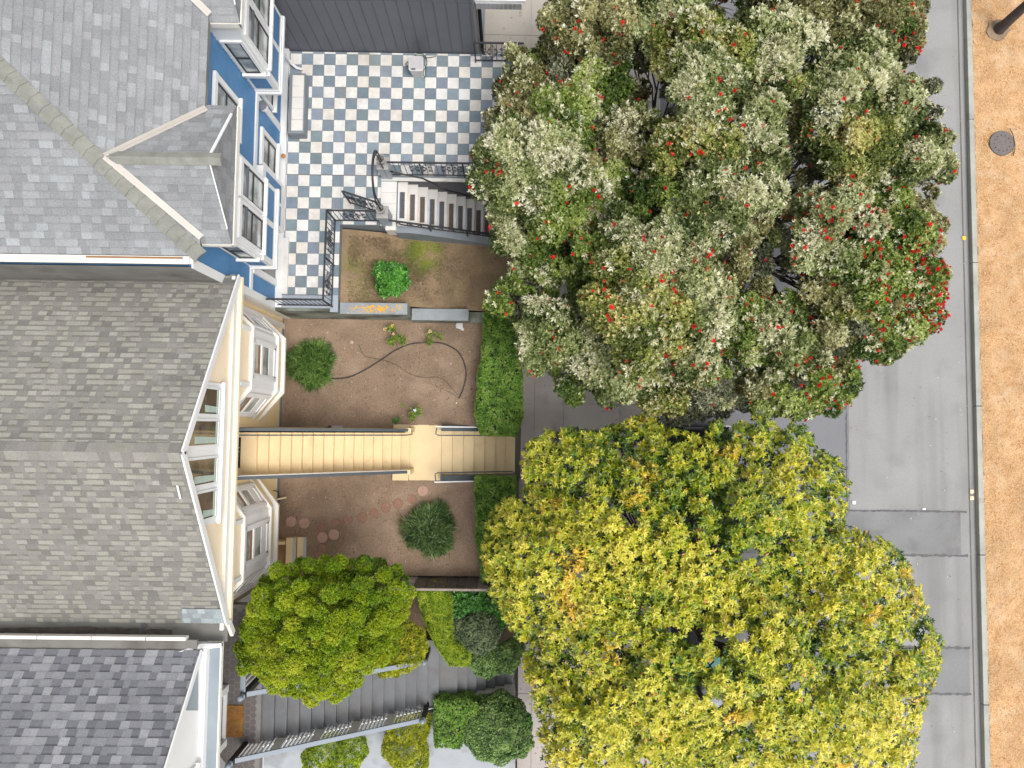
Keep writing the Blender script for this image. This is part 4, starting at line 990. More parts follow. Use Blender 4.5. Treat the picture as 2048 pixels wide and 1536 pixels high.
fr = MB().box(-6.75, -6.58, -6.46, -6.30, PG, 6.2).box(-6.75, -6.58, -7.72, -7.56, PG, 6.2).box(-6.75, -6.60, -7.56, -6.46, PG, PG + .06).build('door_frame', 'white', gh)
MB().box(-6.75, -6.68, -7.56, -6.46, PG + .06, 6.2).build('door', 'glass_dark', gh)
m = MB()
vs = [(-6.74, -7.95, PG), (-6.3, -8.5, PG), (-6.74, -9.4, PG), (-6.74, -7.95, 6.3), (-6.3, -8.5, 6.3), (-6.74, -9.4, 6.3)]
m.add(vs, [(0, 1, 4, 3), (1, 2, 5, 4), (3, 4, 5)]); m.build('corner_bay', 'white', gh)
window(gh, (GXF, 0), UY, NX, -7.45, -6.95, 6.75, 7.35, trim=.07, depth=.05, rails=(), pane='glass_dark')

# ================================================================== DARK HOUSE AND CANOPY
dh = thing('dark_house', 'charcoal boarded house wall rising from the top edge of the patio', 'house', (-3.5, 11, 0))
m = MB().box(-6.18, -.95, 10.005, 18, -.2, 9.0); m.build('wall', 'slate_paint', dh)
m = MB(); x = -6.0
while x < -1.0: m.box(x, x + .010, 9.993, 10.006, PZ, 9.0); x += .292
m.build('batten', 'slate_side', dh)
MB().box(-6.17, -.96, 9.992, 10.006, 5.05, 5.06).build('joint', 'slate_side', dh)
MB().tube([(-.88, 10.9, 4.2), (-.87, 10.9, 1.2), (-.80, 10.92, .5)], .05, 8).build('downpipe', 'black', dh)
MB().box(-.95, -.86, 10.0, 18, .2, .55).build('plinth', 'bluegrey', dh)
w = thing('canopy', 'white edged canopy over the top of the driveway beside the charcoal wall', 'canopy', (-.2, 10.6, 4.3))
MB().box(-.94, .31, 10.36, 11.6, 4.44, 4.54).build('roof', 'white', w)
m = MB().box(-.92, .22, 10.34, 11.5, 4.20, 4.44); m.build('fascia', 'concrete_grey', w)
m = MB(); x = -.90
while x < .20: m.box(x, x + .02, 10.325, 10.34, 4.20, 4.44); x += .11
m.build('rib', 'concrete_pale', w)

# ================================================================== VEGETATION
def px_lobe(px, py, rpx, z, flat=.7):
    x, y = at(px, py, z); r_ = rpx * (H - z) / F
    return (x, y, z - r_ * flat * .75, r_, r_ * flat)

def inpoly(x, y, P_):
    c = False; j = len(P_) - 1
    for i in range(len(P_)):
        if (P_[i][1] > y) != (P_[j][1] > y) and x < (P_[j][0] - P_[i][0]) * (y - P_[i][1]) / (P_[j][1] - P_[i][1]) + P_[i][0]: c = not c
        j = i
    return c
def edged(x, y, P_):
    d = 1e9
    for i in range(len(P_)):
        ax, ay = P_[i]; bx, by = P_[(i + 1) % len(P_)]; t = max(0, min(1, ((x - ax) * (bx - ax) + (y - ay) * (by - ay)) / ((bx - ax) ** 2 + (by - ay) ** 2)))
        d = min(d, math.hypot(x - ax - t * (bx - ax), y - ay - t * (by - ay)))
    return d
# ---- flowering tree (upper): silver, olive and yellow-budded clumps with red flowers
L1 = [(1150,60,74,5.5,'o',.3),(1215,40,70,6,'o',.2),(1290,40,65,6,'s',.15),(1045,120,42,4.8,'s',.1),(1062,185,72,5.2,'o',.2),(1022,250,52,4.6,'o',.2),
(1130,230,75,5.6,'g',.2),(1210,140,62,5.6,'g',.1),(1385,70,85,6.4,'y',.3),(1400,150,80,6.7,'s',.15),(1480,90,70,6.3,'y',.1),(1560,60,82,6.4,'s',.15),
(1590,140,58,6.2,'y',.1),(1700,30,85,5.6,'o',.3),(1795,45,68,4.8,'o',.4),(1740,95,62,5.8,'s',.2),(1045,330,96,5.6,'s',.35),(1120,300,60,5.9,'s',.2),
(1130,400,82,5.6,'g',.3),(1040,430,62,5.2,'s',.35),(1205,375,60,5.4,'g',.1),(1262,255,56,5.6,'o',.1),(1315,320,58,5.8,'o',.1),(1400,290,82,6.4,'y',.25),
(1505,230,72,6.4,'s',.2),(1525,300,55,6.4,'s',.4),(1440,380,76,6.7,'s',.2),(1535,385,48,6.3,'s',.6),(1690,170,80,6.2,'s',.3),(1785,180,80,5.6,'s',.3),
(1720,262,84,6.0,'y',.4),(1812,275,82,5.4,'s',.4),(1862,308,54,4.8,'s',.6),(1795,345,60,5.0,'o',.4),(1655,410,56,5.6,'s',.6),(1705,440,74,6.0,'s',1.0),
(1635,480,58,5.8,'s',.6),(1782,440,80,5.2,'g',.5),(1850,455,48,4.6,'o',.5),(1752,535,74,5.6,'g',.7),(1832,530,66,5.0,'g',1.4),(1838,600,62,4.8,'g',3.2),
(1782,650,74,5.0,'g',.9),(1700,590,54,5.2,'y',.4),(1668,680,58,5.0,'o',.5),(1560,655,66,5.4,'s',.35),(1480,625,70,5.4,'g',.3),(1620,740,80,4.8,'g',.7),
(1672,765,62,4.4,'g',.9),(1540,775,52,4.4,'g',.7),(1022,590,48,5.0,'g',.2),(1108,550,58,5.2,'g',.15),(1092,662,70,5.5,'s',.2),(1172,700,66,5.2,'s',.1),
(1160,755,48,4.6,'g',.05),(1285,570,108,6.9,'y',.4),(1350,520,88,7.1,'s',.45),(1265,500,66,6.8,'s',.35),(1395,600,80,6.7,'s',.45),(1310,665,88,6.4,'y',.4),
(1390,690,70,6.0,'s',.4),(1250,745,66,5.2,'s',.2),(1340,755,64,5.0,'y',.1),(1420,745,66,4.6,'d',.05),(1385,795,56,4.2,'d',0),(1470,790,50,4.2,'d',.1),(1462,515,52,5.6,'o',.1),
(1437,455,52,6.2,'s',.3),(1500,450,48,5.4,'o',.15),(1330,420,66,6.2,'g',.2),(1235,440,46,6.4,'s',.1),(1200,500,56,6.2,'g',.3),(1580,210,40,5.6,'o',.1),(1060,500,50,5.0,'s',.2),
(1610,410,34,5.0,'o',.3),(1250,320,40,4.6,'o',.05),(1600,630,40,4.6,'o',.1),(1860,395,30,4.4,'o',.6),(1350,-20,90,6.2,'s',.2),(1600,-30,90,6.2,'o',.2),(1200,-30,80,5.6,'o',.2),(1790,-30,80,4.6,'o',.3),(1680,330,36,4.8,'g',.1)]
TB = (4.0, 5.0)
ft = thing('flowering_tree', 'large spreading tree with silvery leaves and red flowers over the pavement and road', 'tree', (TB[0], TB[1], 0))
out1 = [(1130,0),(1075,55),(1012,88),(1005,135),(985,190),(972,240),(980,285),(950,305),(955,350),(985,420),(1000,480),(1015,525),(990,560),(990,610),(1040,665),(1055,705),(1110,760),(1135,785),(1210,795),(1300,785),(1340,830),(1440,825),(1500,805),(1610,815),(1690,795),(1730,745),(1720,710),(1830,705),(1855,650),(1890,600),(1890,430),(1865,400),(1880,350),(1915,290),(1905,240),(1885,180),(1845,130),(1860,85),(1845,0),(1845,-60),(1130,-60)]
gaps1 = [(1345,215,30),(1300,190,20),(1640,85,18),(1600,320,24),(1640,350,22),(1165,445,18),(1560,535,34),(1600,590,32),(1180,625,16),(1130,570,12),(1500,345,14),(1385,445,10),(1470,560,14),(1320,140,10),(1235,320,12)]
rs = random.Random(12); tries = 0; extra = []
while tries < 5000:
    tries += 1; x, y = rs.uniform(950, 1915), rs.uniform(-50, 830)
    if not inpoly(x, y, out1): continue
    e = edged(x, y, out1); r_ = rs.uniform(30, 56)
    if e < r_ * .8: continue
    if min(math.hypot(x - a, y - b) - c * .6 for a, b, c in gaps1) < r_ * .5: continue
    if any(math.hypot(x - l[0], y - l[1]) < (r_ + l[2]) * .47 for l in extra): continue
    extra.append((x, y, r_, rs.uniform(4.0, 4.9) + min(.6, e / 300), rs.choice('oggsd'), .2))
L1 = [(a, b, c * 1.10, d, e_, f_) for a, b, c, d, e_, f_ in L1] + extra
lob = [px_lobe(*l[:4], flat=.72) for l in L1]
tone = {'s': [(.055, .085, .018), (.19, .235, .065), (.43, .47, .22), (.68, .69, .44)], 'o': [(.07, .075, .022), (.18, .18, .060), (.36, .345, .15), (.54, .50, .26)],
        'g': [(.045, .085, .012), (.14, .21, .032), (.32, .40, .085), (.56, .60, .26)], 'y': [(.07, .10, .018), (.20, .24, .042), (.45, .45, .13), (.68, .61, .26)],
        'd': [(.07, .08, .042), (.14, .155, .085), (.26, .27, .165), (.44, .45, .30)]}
# every clump is broken into smaller tufts so that the crown stays rough
sub_ = []; own = []
for i, l in enumerate(lob):
    k = max(5, int(13 * (l[3] / .75) ** 2))
    for _ in range(k):
        d = Vector((random.gauss(0, 1), random.gauss(0, 1), abs(random.gauss(0, .8)) - .1)); d.normalize(); q = random.uniform(.5, .86)
        r_ = l[3] * random.uniform(.24, .44)
        sub_.append((l[0] + d.x * l[3] * q, l[1] + d.y * l[3] * q, l[2] + d.z * l[4] * q + random.uniform(-.1, .14), r_, r_ * random.uniform(.7, 1.1))); own.append(i)
own = np.array(own); st_tone = np.array([rng.normal() * .13 for _ in sub_])
P, Nn_, J = lobe_points(sub_, 300, zmin=-.25, shell=.40, cull=.60)
keep = rng.random(len(P)) < np.clip(1.1 + n3(P, 3.2) * 1.1, .3, 1)
P, Nn_, J = P[keep], Nn_[keep], J[keep]; I = own[J]
tnP = np.array([l[4] for l in L1])[I]
Q, D, N, W_ = whorls(P, Nn_, 6, th=(.45, 1.25), up=.30, jit=.30)
reln = np.array([(P[i, 2] - lob[I[i]][2]) / lob[I[i]][4] for i in range(len(P))])   # height within its clump: young leaves sit on top, crevice shade painted into low ones
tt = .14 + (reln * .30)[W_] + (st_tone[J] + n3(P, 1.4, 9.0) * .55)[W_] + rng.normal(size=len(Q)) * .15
tn = tnP[W_]; Col = np.zeros((len(Q), 3))
for k, v in tone.items():
    mk = tn == k
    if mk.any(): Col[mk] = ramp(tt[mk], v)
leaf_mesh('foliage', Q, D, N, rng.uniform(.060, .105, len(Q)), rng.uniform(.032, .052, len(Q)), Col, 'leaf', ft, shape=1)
# brushes of pale new leaves
sc_ = {'s': .46, 'y': .16, 'g': .15, 'o': .16, 'd': .05}
upz = np.clip(Nn_[:, 2] * 1.2, 0, 1) * np.clip(reln * 1.8 - .1, .05, 1.3)
pb_ = np.array([sc_[q] for q in tnP]) * upz * np.clip(.6 + n3(P, 1.9, 14.0) * 3.2 + n3(P, .8, 2.0) * 1.5, 0, 2.4)
sel = rng.random(len(P)) < pb_
B, BN = P[sel], Nn_[sel]
drift = unit(BN * np.array([1, 1, .35]) + n3(B, .6, 40)[:, None] * np.array([[1.2, .4, 0]]) + n3(B, .6, 60)[:, None] * np.array([[.3, 1.2, 0]]) + np.array([0, 0, .35]))
Q, D, N, W_ = whorls(B, drift, 8, th=(.10, .75), up=.15, jit=.18)
pale = ramp(.5 + rng.normal(size=len(Q)) * .25 + (n3(B, 2.2, 77) * .8)[W_], [(.36, .38, .16), (.56, .57, .32), (.74, .73, .50), (.84, .82, .66)])
leaf_mesh('new_leaves', Q + D * .02, D, N, rng.uniform(.085, .135, len(Q)), rng.uniform(.032, .048, len(Q)), pale, 'leaf', ft, shape=2)
# pale flower buds
sel = rng.random(len(P)) < np.array([{'y': .15, 'g': .035, 'o': .035, 's': .02, 'd': .0}[q] for q in tnP]) * np.clip(.7 + n3(P, 1.2, 55) * 3, 0, 2)
B = P[sel] + Nn_[sel] * .05
Q, D, N, W_ = whorls(B, Nn_[sel], 6, th=(.9, 1.5), up=.6)
leaf_mesh('buds', Q, D, N, .034, .030, np.tile(np.array([[.66, .53, .24]]), (len(Q), 1)) * rng.uniform(.6, 1.15, (len(B), 1))[W_], 'leaf', ft, shape=1)
# red flowers in tufts
pr_ = np.array([l[5] for l in L1])[I] * .042 * np.clip(1 + n3(P, 1.3, 4) * 2.4, .08, 3) * (Nn_[:, 2] > .05)
sel = rng.random(len(P)) < pr_
B = P[sel] + Nn_[sel] * .08; fs_ = rng.uniform(.45, 1.25, len(B))
Q, D, N, W_ = whorls(B, Nn_[sel], 26, th=(.15, 1.5), up=.5)
leaf_mesh('flowers', Q, D, N, .055 * fs_[W_], .017 * fs_[W_], np.array([[.72, .018, .012]]) * rng.uniform(.65, 1.15, (len(B), 1))[W_], 'petal', ft, shape=1)
m = MB(); tk = [(TB[0], TB[1], -.05), (TB[0] + .05, TB[1] - .05, .8), (TB[0] + .15, TB[1] - .1, 1.7)]
m.tube(tk, [.30, .24, .22], 10); m.build('trunk', 'bark', ft)
m = MB(); hub = Vector((TB[0] + .15, TB[1] - .1, 1.7)); kn = []
for i in range(8):
    a = i * 2 * math.pi / 8 + .3; rr = 1.7
    e = hub + Vector((math.cos(a) * rr * 1.3, math.sin(a) * rr, 1.9 + (i % 3) * .25)); limb(m, hub, e, .085, .045, .10); kn.append(e)
kn.append(hub + Vector((0, 0, 2.6))); limb(m, hub, kn[-1], .09, .05)
for li, l in enumerate(lob):
    if li % 2: continue
    c = Vector((l[0], l[1], l[2] - .05)); b = min(kn, key=lambda q: (q - c).length); limb(m, b, c, .028, .014, .14, 5)
    for q in range(7):
        d = Vector((random.uniform(-1, 1), random.uniform(-1, 1), random.uniform(-.1, .8))); d.normalize()
        limb(m, c, c + Vector((d.x * l[3], d.y * l[3], d.z * l[4])) * .85, .014, .005, .03, 3)
m.build('branches', 'bark_dark', ft)

# ---- broadleaf tree (lower right): whorled lime and yellow leaves
poly2 = [(1045,900),(1075,862),(1140,852),(1205,856),(1265,832),(1305,826),(1335,850),(1400,868),(1470,872),(1560,885),(1600,880),(1650,895),(1690,925),(1703,975),(1695,1020),(1690,1050),(1755,1062),(1808,1102),(1838,1160),(1858,1215),(1888,1280),(1882,1350),(1850,1420),(1835,1500),(1835,1600),(1090,1600),(1082,1530),(1070,1430),(1048,1350),(1042,1290),(1003,1240),(975,1190),(962,1120),(966,1045),(1000,1000),(1045,975),(1040,940)]
gaps2 = [(1262,1045,16),(1250,1030,14),(1432,1092,16),(1498,1108,22),(1345,1258,18),(1390,1272,26),(1440,1286,26),(1485,1272,20),(1425,1325,20),(1400,1380,20),(1430,1400,16),(1362,1108,10),(1515,1300,12),(1725,1155,10),(1820,1290,22),(1160,1150,14),(1560,1395,14),(1590,1370,18),(1170,880,8),(1345,880,12),(1195,1330,8),(1290,1520,14),(1620,1510,16),(1105,1170,10),(1480,1480,10)]
BT = (4.1, -4.6)
bt = thing('broadleaf_tree', 'broad tree with glossy lime and yellow leaves hiding the parked cars', 'tree', (BT[0], BT[1], 0))
rs = random.Random(5)
dr = random.Random(3); domes = []
for R0, R1, cnt in ((95, 150, 400), (26, 50, 9000)):
    lv = []
    for _ in range(cnt):
        x, y, r_ = dr.uniform(930, 1910), dr.uniform(800, 1610), dr.uniform(R0, R1)
        if all(math.hypot(x - a, y - b) > (r_ + c) * .62 for a, b, c, h_ in lv): lv.append((x, y, r_, dr.uniform(-.5, .5)))
    domes.append(np.array(lv))
def dome(px, py, k):
    d = domes[k]; q = np.hypot(d[:, 0] - px, d[:, 1] - py) / d[:, 2]; v = np.sqrt(np.clip(1 - (q * .88) ** 2, 0, 1)) + d[:, 3] * .22; i = int(v.argmax()); return float(v[i]), float(q[i])
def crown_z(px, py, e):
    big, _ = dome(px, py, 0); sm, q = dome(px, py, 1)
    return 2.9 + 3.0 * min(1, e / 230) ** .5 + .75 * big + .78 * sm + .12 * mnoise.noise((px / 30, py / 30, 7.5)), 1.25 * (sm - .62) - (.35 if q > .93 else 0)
islands = [(1432, 862, 24), (1478, 868, 26), (1521, 872, 40), (1592, 882, 38)]
Pt, Nt, Dp, Br = [], [], [], []
k = 0
while k < 31000:
    k += 1; x, y = rs.uniform(950, 1900), rs.uniform(820, 1600)
    ins = inpoly(x, y, poly2); e = edged(x, y, poly2) if ins else 0
    isl = min((math.hypot(x - q[0], y - q[1]) / q[2] for q in islands))
    if not ins and isl > 1: continue
    e = max(e, (1 - isl) * 60 if isl < 1 else 0)
    if e < 5 + 9 * mnoise.noise((x / 20, y / 20, 0)): continue
    g = min((math.hypot(x - gx_, (y - gy_) * 1.25) - g_ * (.80 + .35 * mnoise.noise((x / 12, y / 12, 4)))) for gx_, gy_, g_ in gaps2)
    if g < 0: continue
    z, cr = crown_z(x, y, e); deep = rs.random()
    if cr < -.1 and rs.random() < .35: continue
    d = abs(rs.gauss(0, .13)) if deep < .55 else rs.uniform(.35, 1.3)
    z2, _ = crown_z(x + 10, y, e); z3, _ = crown_z(x, y + 10, e); s_ = 10 * (H - z) / F
    gx2 = (z2 - z) / s_; gy2 = -(z3 - z) / s_; ex, ey = (x - 1430) / 450, -(y - 1200) / 400; rim = max(0, 1 - e / 60) * 1.3
    nrm = Vector((-gx2 * .55 + ex * rim, -gy2 * .55 + ey * rim, 1.0)); nrm.normalize()
    z -= d; X_, Y_ = at(x, y, z); Pt.append((X_, Y_, z)); Nt.append(tuple(nrm)); Dp.append(d); Br.append(cr)
Pa, Na, Dp, Br = np.array(Pt), np.array(Nt), np.array(Dp), np.array(Br)
Q, D, N, W_ = whorls(Pa, Na, 8, th=(.75, 1.40), up=.35, jit=.24)
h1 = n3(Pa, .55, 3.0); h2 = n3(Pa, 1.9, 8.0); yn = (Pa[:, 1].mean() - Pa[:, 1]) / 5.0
tt = (.60 + h1 * .26 + h2 * .22 + yn * .14 + Br * .05 + rng.normal(size=len(Pa)) * .13 + np.clip(Br, -.6, .5) * .32 - (Dp > .3) * .44 - np.clip(Dp, 0, .3) * .5)[W_] + rng.normal(size=len(Q)) * .13  # leaves in creases and deep layers tinted darker, painted shade between mounds
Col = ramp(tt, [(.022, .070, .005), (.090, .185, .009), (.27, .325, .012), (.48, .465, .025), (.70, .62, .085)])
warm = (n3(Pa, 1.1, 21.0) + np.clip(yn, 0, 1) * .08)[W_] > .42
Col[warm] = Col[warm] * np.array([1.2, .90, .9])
tipc = rng.random(len(Q)) < .008; Col[tipc] = np.array([.60, .22, .06])
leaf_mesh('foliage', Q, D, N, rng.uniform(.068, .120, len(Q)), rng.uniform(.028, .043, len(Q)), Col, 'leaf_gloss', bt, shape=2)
m = MB(); m.tube([(BT[0], BT[1], -.05), (BT[0], BT[1], .9), (BT[0] + .1, BT[1], 1.9)], [.28, .22, .20], 10); m.build('trunk', 'bark_dark', bt)
m = MB(); hub = Vector((BT[0] + .1, BT[1], 1.9)); kn = []
for i in range(9):
    a = i * 2 * math.pi / 9; e = hub + Vector((math.cos(a) * 2.0 + .5, math.sin(a) * 1.9 - .5, 1.6 + (i % 3) * .3)); limb(m, hub, e, .11, .06, .12); kn.append(e)
kn.append(hub + Vector((.4, -.4, 2.6))); limb(m, hub, kn[-1], .12, .07)
for i in range(0, len(Pa), 230):
    c = Vector(Pa[i]) - Vector((0, 0, .35)); b = min(kn, key=lambda q: (q - c).length); limb(m, b, c, .030, .010, .14, 5)
m.build('branches', 'bark_dark', bt)

# ---- feathery lime tree beside the grey porch
poly3 = [(548,1132),(600,1118),(690,1116),(760,1122),(808,1140),(830,1180),(828,1230),(812,1262),(800,1300),(752,1350),(722,1378),(660,1412),(640,1418),(560,1402),(505,1362),(472,1345),(464,1300),(484,1240),(494,1200),(520,1160)]
rs = random.Random(9); L3 = []; tries = 0
while tries < 9000:
    tries += 1; x, y = rs.uniform(465, 835), rs.uniform(1110, 1425)
    if not inpoly(x, y, poly3): continue
    e = edged(x, y, poly3); r_ = rs.uniform(11, 21)
    if e < r_ * .70: continue
    if any(math.hypot(x - l[0], y - l[1]) < (r_ + l[2]) * .70 for l in L3): continue
    z = 5.0 + 1.2 * min(1, e / 120) ** .6 + rs.uniform(-.42, .42)
    L3.append((x, y, r_, z))
lt = thing('feathery_tree', 'round bright lime green tree with feathery foliage beside the grey porch', 'tree', (-4.3, -5.0, .9))
lob3 = [px_lobe(*l, flat=1.15) for l in L3]
P, Nn_, I = lobe_points(lob3, 1250, zmin=-.35, shell=.45, cull=.70)
Q, D, N, W_ = whorls(P, Nn_, 7, th=(.1, .95), up=.55, jit=.30)
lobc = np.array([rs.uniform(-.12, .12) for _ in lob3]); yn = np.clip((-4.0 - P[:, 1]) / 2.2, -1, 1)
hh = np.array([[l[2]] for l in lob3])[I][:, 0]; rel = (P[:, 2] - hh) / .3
tt = (.40 + lobc[I] + yn * .17 + n3(P, 2.0, 2) * .25 + rel * .24)[W_] + rng.normal(size=len(Q)) * .10  # rel darkens the lobe bottoms: crevice shade painted into the leaf colour
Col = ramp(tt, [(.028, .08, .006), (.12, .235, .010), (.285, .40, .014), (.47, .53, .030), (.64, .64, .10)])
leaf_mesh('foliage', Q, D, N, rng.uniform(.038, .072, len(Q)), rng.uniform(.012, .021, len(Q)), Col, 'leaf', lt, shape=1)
m = MB(); m.tube([(-4.3, -5.0, .85), (-4.25, -5.0, 1.9)], [.14, .11], 8); m.build('trunk', 'bark', lt)
m = MB()
for l in lob3: limb(m, (-4.25, -5.0, 1.9), (l[0], l[1], l[2]), .035, .012, .10, 4)
m.build('branches', 'bark', lt)

# ---- clipped shrubs and hedges
def shrub(name, label, lobes, base, cols, dens, ln, wd, k=6, th=(.5, 1.3), up=.3, mt='leaf', group=None, cat='shrub', noise_s=3.0, shape=1, shell=.3, tj=.14):
    t = thing(name, label, cat, base, group)
    P, N0, I = lobe_points(lobes, dens, zmin=-.5, shell=shell, cull=.8)
    Q, D, N, W_ = whorls(P, N0, k, th=th, up=up)
    tt = (.45 + n3(P, noise_s * 1.4, base[0] * 3) * .5 + rng.normal(size=len(P)) * .14)[W_] + rng.normal(size=len(Q)) * tj
    leaf_mesh('foliage', Q, D, N, rng.uniform(ln * .7, ln * 1.2, len(Q)), rng.uniform(wd * .7, wd * 1.2, len(Q)), ramp(tt, [tuple(c * 1.45 for c in q) for q in cols]), mt, t, shape=shape)
    m = MB()
    for i in range(6):
        l = random.choice(lobes); limb(m, base, (l[0] + random.uniform(-.3, .3) * l[3], l[1] + random.uniform(-.3, .3) * l[3], l[2]), .018, .008, .02, 3)
    m.build('stems', 'bark', t)
    return t
def hedge(name, label, poly, z0, z1, cols, dens, ln, wd, k=6, mt='leaf', group=None, noise_s=3.0, rnd=.10, up=.3, shape=1, tj=.15, core=True):
    """clipped hedge over a world polygon: foliage on its top and sides, with stems inside"""
    cx = sum(p[0] for p in poly) / len(poly); cy = sum(p[1] for p in poly) / len(poly)
    t = thing(name, label, 'hedge', (cx, cy, z0), group); Ps, Ns = [], []
    xs_ = [p[0] for p in poly]; ys_ = [p[1] for p in poly]
    area = (max(xs_) - min(xs_)) * (max(ys_) - min(ys_)); n_ = int(area * dens)
    for _ in range(n_):
        x, y = random.uniform(min(xs_), max(xs_)), random.uniform(min(ys_), max(ys_))
        if not inpoly(x, y, poly): continue
        e = edged(x, y, poly); dz = rnd * max(0, 1 - e / .16) ** 2
        z = z1 - dz - abs(random.gauss(0, .035)) + .05 * mnoise.noise((x * 2.4, y * 2.4, 5))
        Ps.append((x, y, z)); Ns.append((0, 0, 1))
    ar = sum(poly[i][0] * poly[(i + 1) % len(poly)][1] - poly[(i + 1) % len(poly)][0] * poly[i][1] for i in range(len(poly)))
    for i in range(len(poly)):
        a, b = poly[i], poly[(i + 1) % len(poly)]; L = math.hypot(b[0] - a[0], b[1] - a[1]); u = ((b[0] - a[0]) / L, (b[1] - a[1]) / L)
        nn = (u[1], -u[0]) if ar > 0 else (-u[1], u[0])
        for _ in range(int(L * (z1 - z0) * dens * .8)):
            s_, z = random.uniform(0, L), random.uniform(z0, z1 - .02); d = -abs(random.gauss(0, .03)) - .05 * max(0, (z - z1 + .15) / .15) + .04 * mnoise.noise((a[0] + s_ * 2, z * 2, 1))
            Ps.append((a[0] + u[0] * s_ + nn[0] * d, a[1] + u[1] * s_ + nn[1] * d, z)); Ns.append((nn[0], nn[1], .25))
    P, N0 = np.array(Ps), np.array(Ns)
    Q, D, N, W_ = whorls(P, N0, k, th=(.4, 1.25), up=up)
    tt = (.45 + n3(P, noise_s * 1.6, cx * 3) * .45 + rng.normal(size=len(P)) * .14)[W_] + rng.normal(size=len(Q)) * tj
    leaf_mesh('foliage', Q, D, N, rng.uniform(ln * .7, ln * 1.2, len(Q)), rng.uniform(wd * .7, wd * 1.2, len(Q)), ramp(tt, [tuple(c * 1.45 for c in q) for q in cols]), mt, t, shape=shape)
    m = MB()
    sh = [(cx + (p[0] - cx) * .80, cy + (p[1] - cy) * .88) for p in poly]
    m.prism(sh, z0, z1 - .16); m.build('inner_twigs', 'bark_dark', t)
    return t
W2 = lambda pts, z: [at(x, y, z) for x, y in pts]
hz = 2.05
HG = [(.030, .075, .012), (.08, .165, .022), (.14, .26, .035), (.22, .35, .07), (.30, .30, .12)]
hedge('long_hedge', 'long clipped green hedge between the soil garden and the pavement', W2([(968, 625), (1040, 640), (1044, 760), (1044, 835), (1030, 872), (962, 868), (950, 830), (955, 760), (965, 700)], hz), 1.15, hz, HG, 750, .055, .024, k=7)
hedge('short_hedge', 'short clipped green hedge under the yellow green tree crown', W2([(950, 957), (1030, 957), (1034, 1040), (1020, 1160), (965, 1165), (953, 1080)], hz), 1.15, hz, HG, 750, .055, .024, k=7)
TH = [(.045, .09, .008), (.13, .21, .012), (.24, .33, .018), (.36, .42, .035), (.45, .47, .08)]
TH2 = [(.07, .10, .008), (.17, .22, .012), (.32, .34, .018), (.46, .45, .035), (.58, .54, .08)]
def ball(px, py, rpx, z, flat=.85): return px_lobe(px, py, rpx, z, flat)
def th_leaves(**k): return dict(dens=1500, ln=.055, wd=.014, k=6, th=(.1, .9), up=.3, noise_s=5, **k)
shrub('globe_conifer', 'yellow green clipped conifer at the foot of the lime tree beside the grey steps', [ball(802, 1302, 46, 2.9), ball(775, 1325, 34, 2.6)], at(800, 1300, .92) + (.9,), TH2, group='clipped golden conifers', **th_leaves())
shrub('globe_conifer', 'rounded golden conifer under the lower newel of the grey handrail', [ball(812, 1470, 40, 2.0), ball(806, 1500, 44, 2.0), ball(838, 1450, 22, 1.8), ball(820, 1530, 34, 1.8)], at(810, 1490, .8) + (.8,), TH2, group='clipped golden conifers', **th_leaves())
shrub('globe_conifer', 'wide golden conifer at the bottom edge below the grey handrail', [ball(650, 1510, 34, 2.0), ball(700, 1505, 30, 2.0), ball(630, 1530, 30, 1.9), ball(680, 1535, 34, 1.9)], at(665, 1515, .8) + (.8,), TH, group='clipped golden conifers', **th_leaves())
hedge('conifer_hedge', 'bright green clipped conifer hedge running diagonally beside the grey steps', W2([(830, 1178), (890, 1176), (903, 1205), (902, 1240), (905, 1285), (940, 1305), (937, 1334), (898, 1334), (868, 1290), (846, 1240)], 2.2), .9, 2.2, TH, 1700, .055, .014, k=5, noise_s=4)
hedge('box_hedge', 'square dark green clipped hedge between the grey steps and the round shrub', W2([(867, 1402), (930, 1402), (952, 1412), (960, 1428), (935, 1440), (922, 1500), (868, 1498)], 1.9), .8, 1.9, HG, 900, .045, .022, k=7)
SG1 = [(.035, .08, .020), (.09, .16, .040), (.165, .26, .07), (.28, .37, .13)]
SG2 = [(.05, .072, .036), (.095, .13, .062), (.15, .19, .095), (.22, .26, .14)]
GL = [(.014, .055, .010), (.035, .12, .018), (.065, .19, .03), (.12, .27, .06)]
shrub('round_shrub', 'large round mid green shrub at the bottom beside the pavement', [ball(990, 1470, 68, 1.9, .7), ball(1028, 1486, 38, 1.7), ball(955, 1456, 38, 1.8)], at(990, 1460, .8) + (.8,), SG1, 1000, .045, .026, k=7)
shrub('dark_shrub', 'small dark green shrub between the white wall and the round shrub', [ball(1026, 1432, 22, 1.6), ball(1045, 1446, 18, 1.6), ball(1000, 1430, 12, 1.5)], at(1020, 1410, .8) + (.8,), GL, 900, .055, .034, k=6)
shrub('glossy_shrub', 'dark glossy leaved shrub below the board fence', [ball(925, 1212, 32, 1.9), ball(960, 1216, 30, 1.9), ball(945, 1230, 26, 1.8), ball(985, 1240, 30, 1.7)], at(930, 1205, .9) + (.9,), GL, 600, .075, .045, k=6, mt='leaf_gloss', shape=2)
shrub('grey_green_shrub', 'round grey green shrub in the middle of the planted corner', [ball(955, 1272, 42, 2.2, .8), ball(918, 1262, 22, 2.0)], at(950, 1272, .9) + (.9,), SG2, 1100, .045, .022, k=7)
shrub('curly_shrub', 'mid green curly shrub over the lower grey steps beside the pavement', [ball(970, 1328, 32, 1.9), ball(1008, 1322, 30, 1.9), ball(950, 1318, 20, 1.8), ball(1030, 1300, 20, 1.6)], at(1010, 1320, .9) + (.9,), SG1, 1000, .05, .03, k=7)
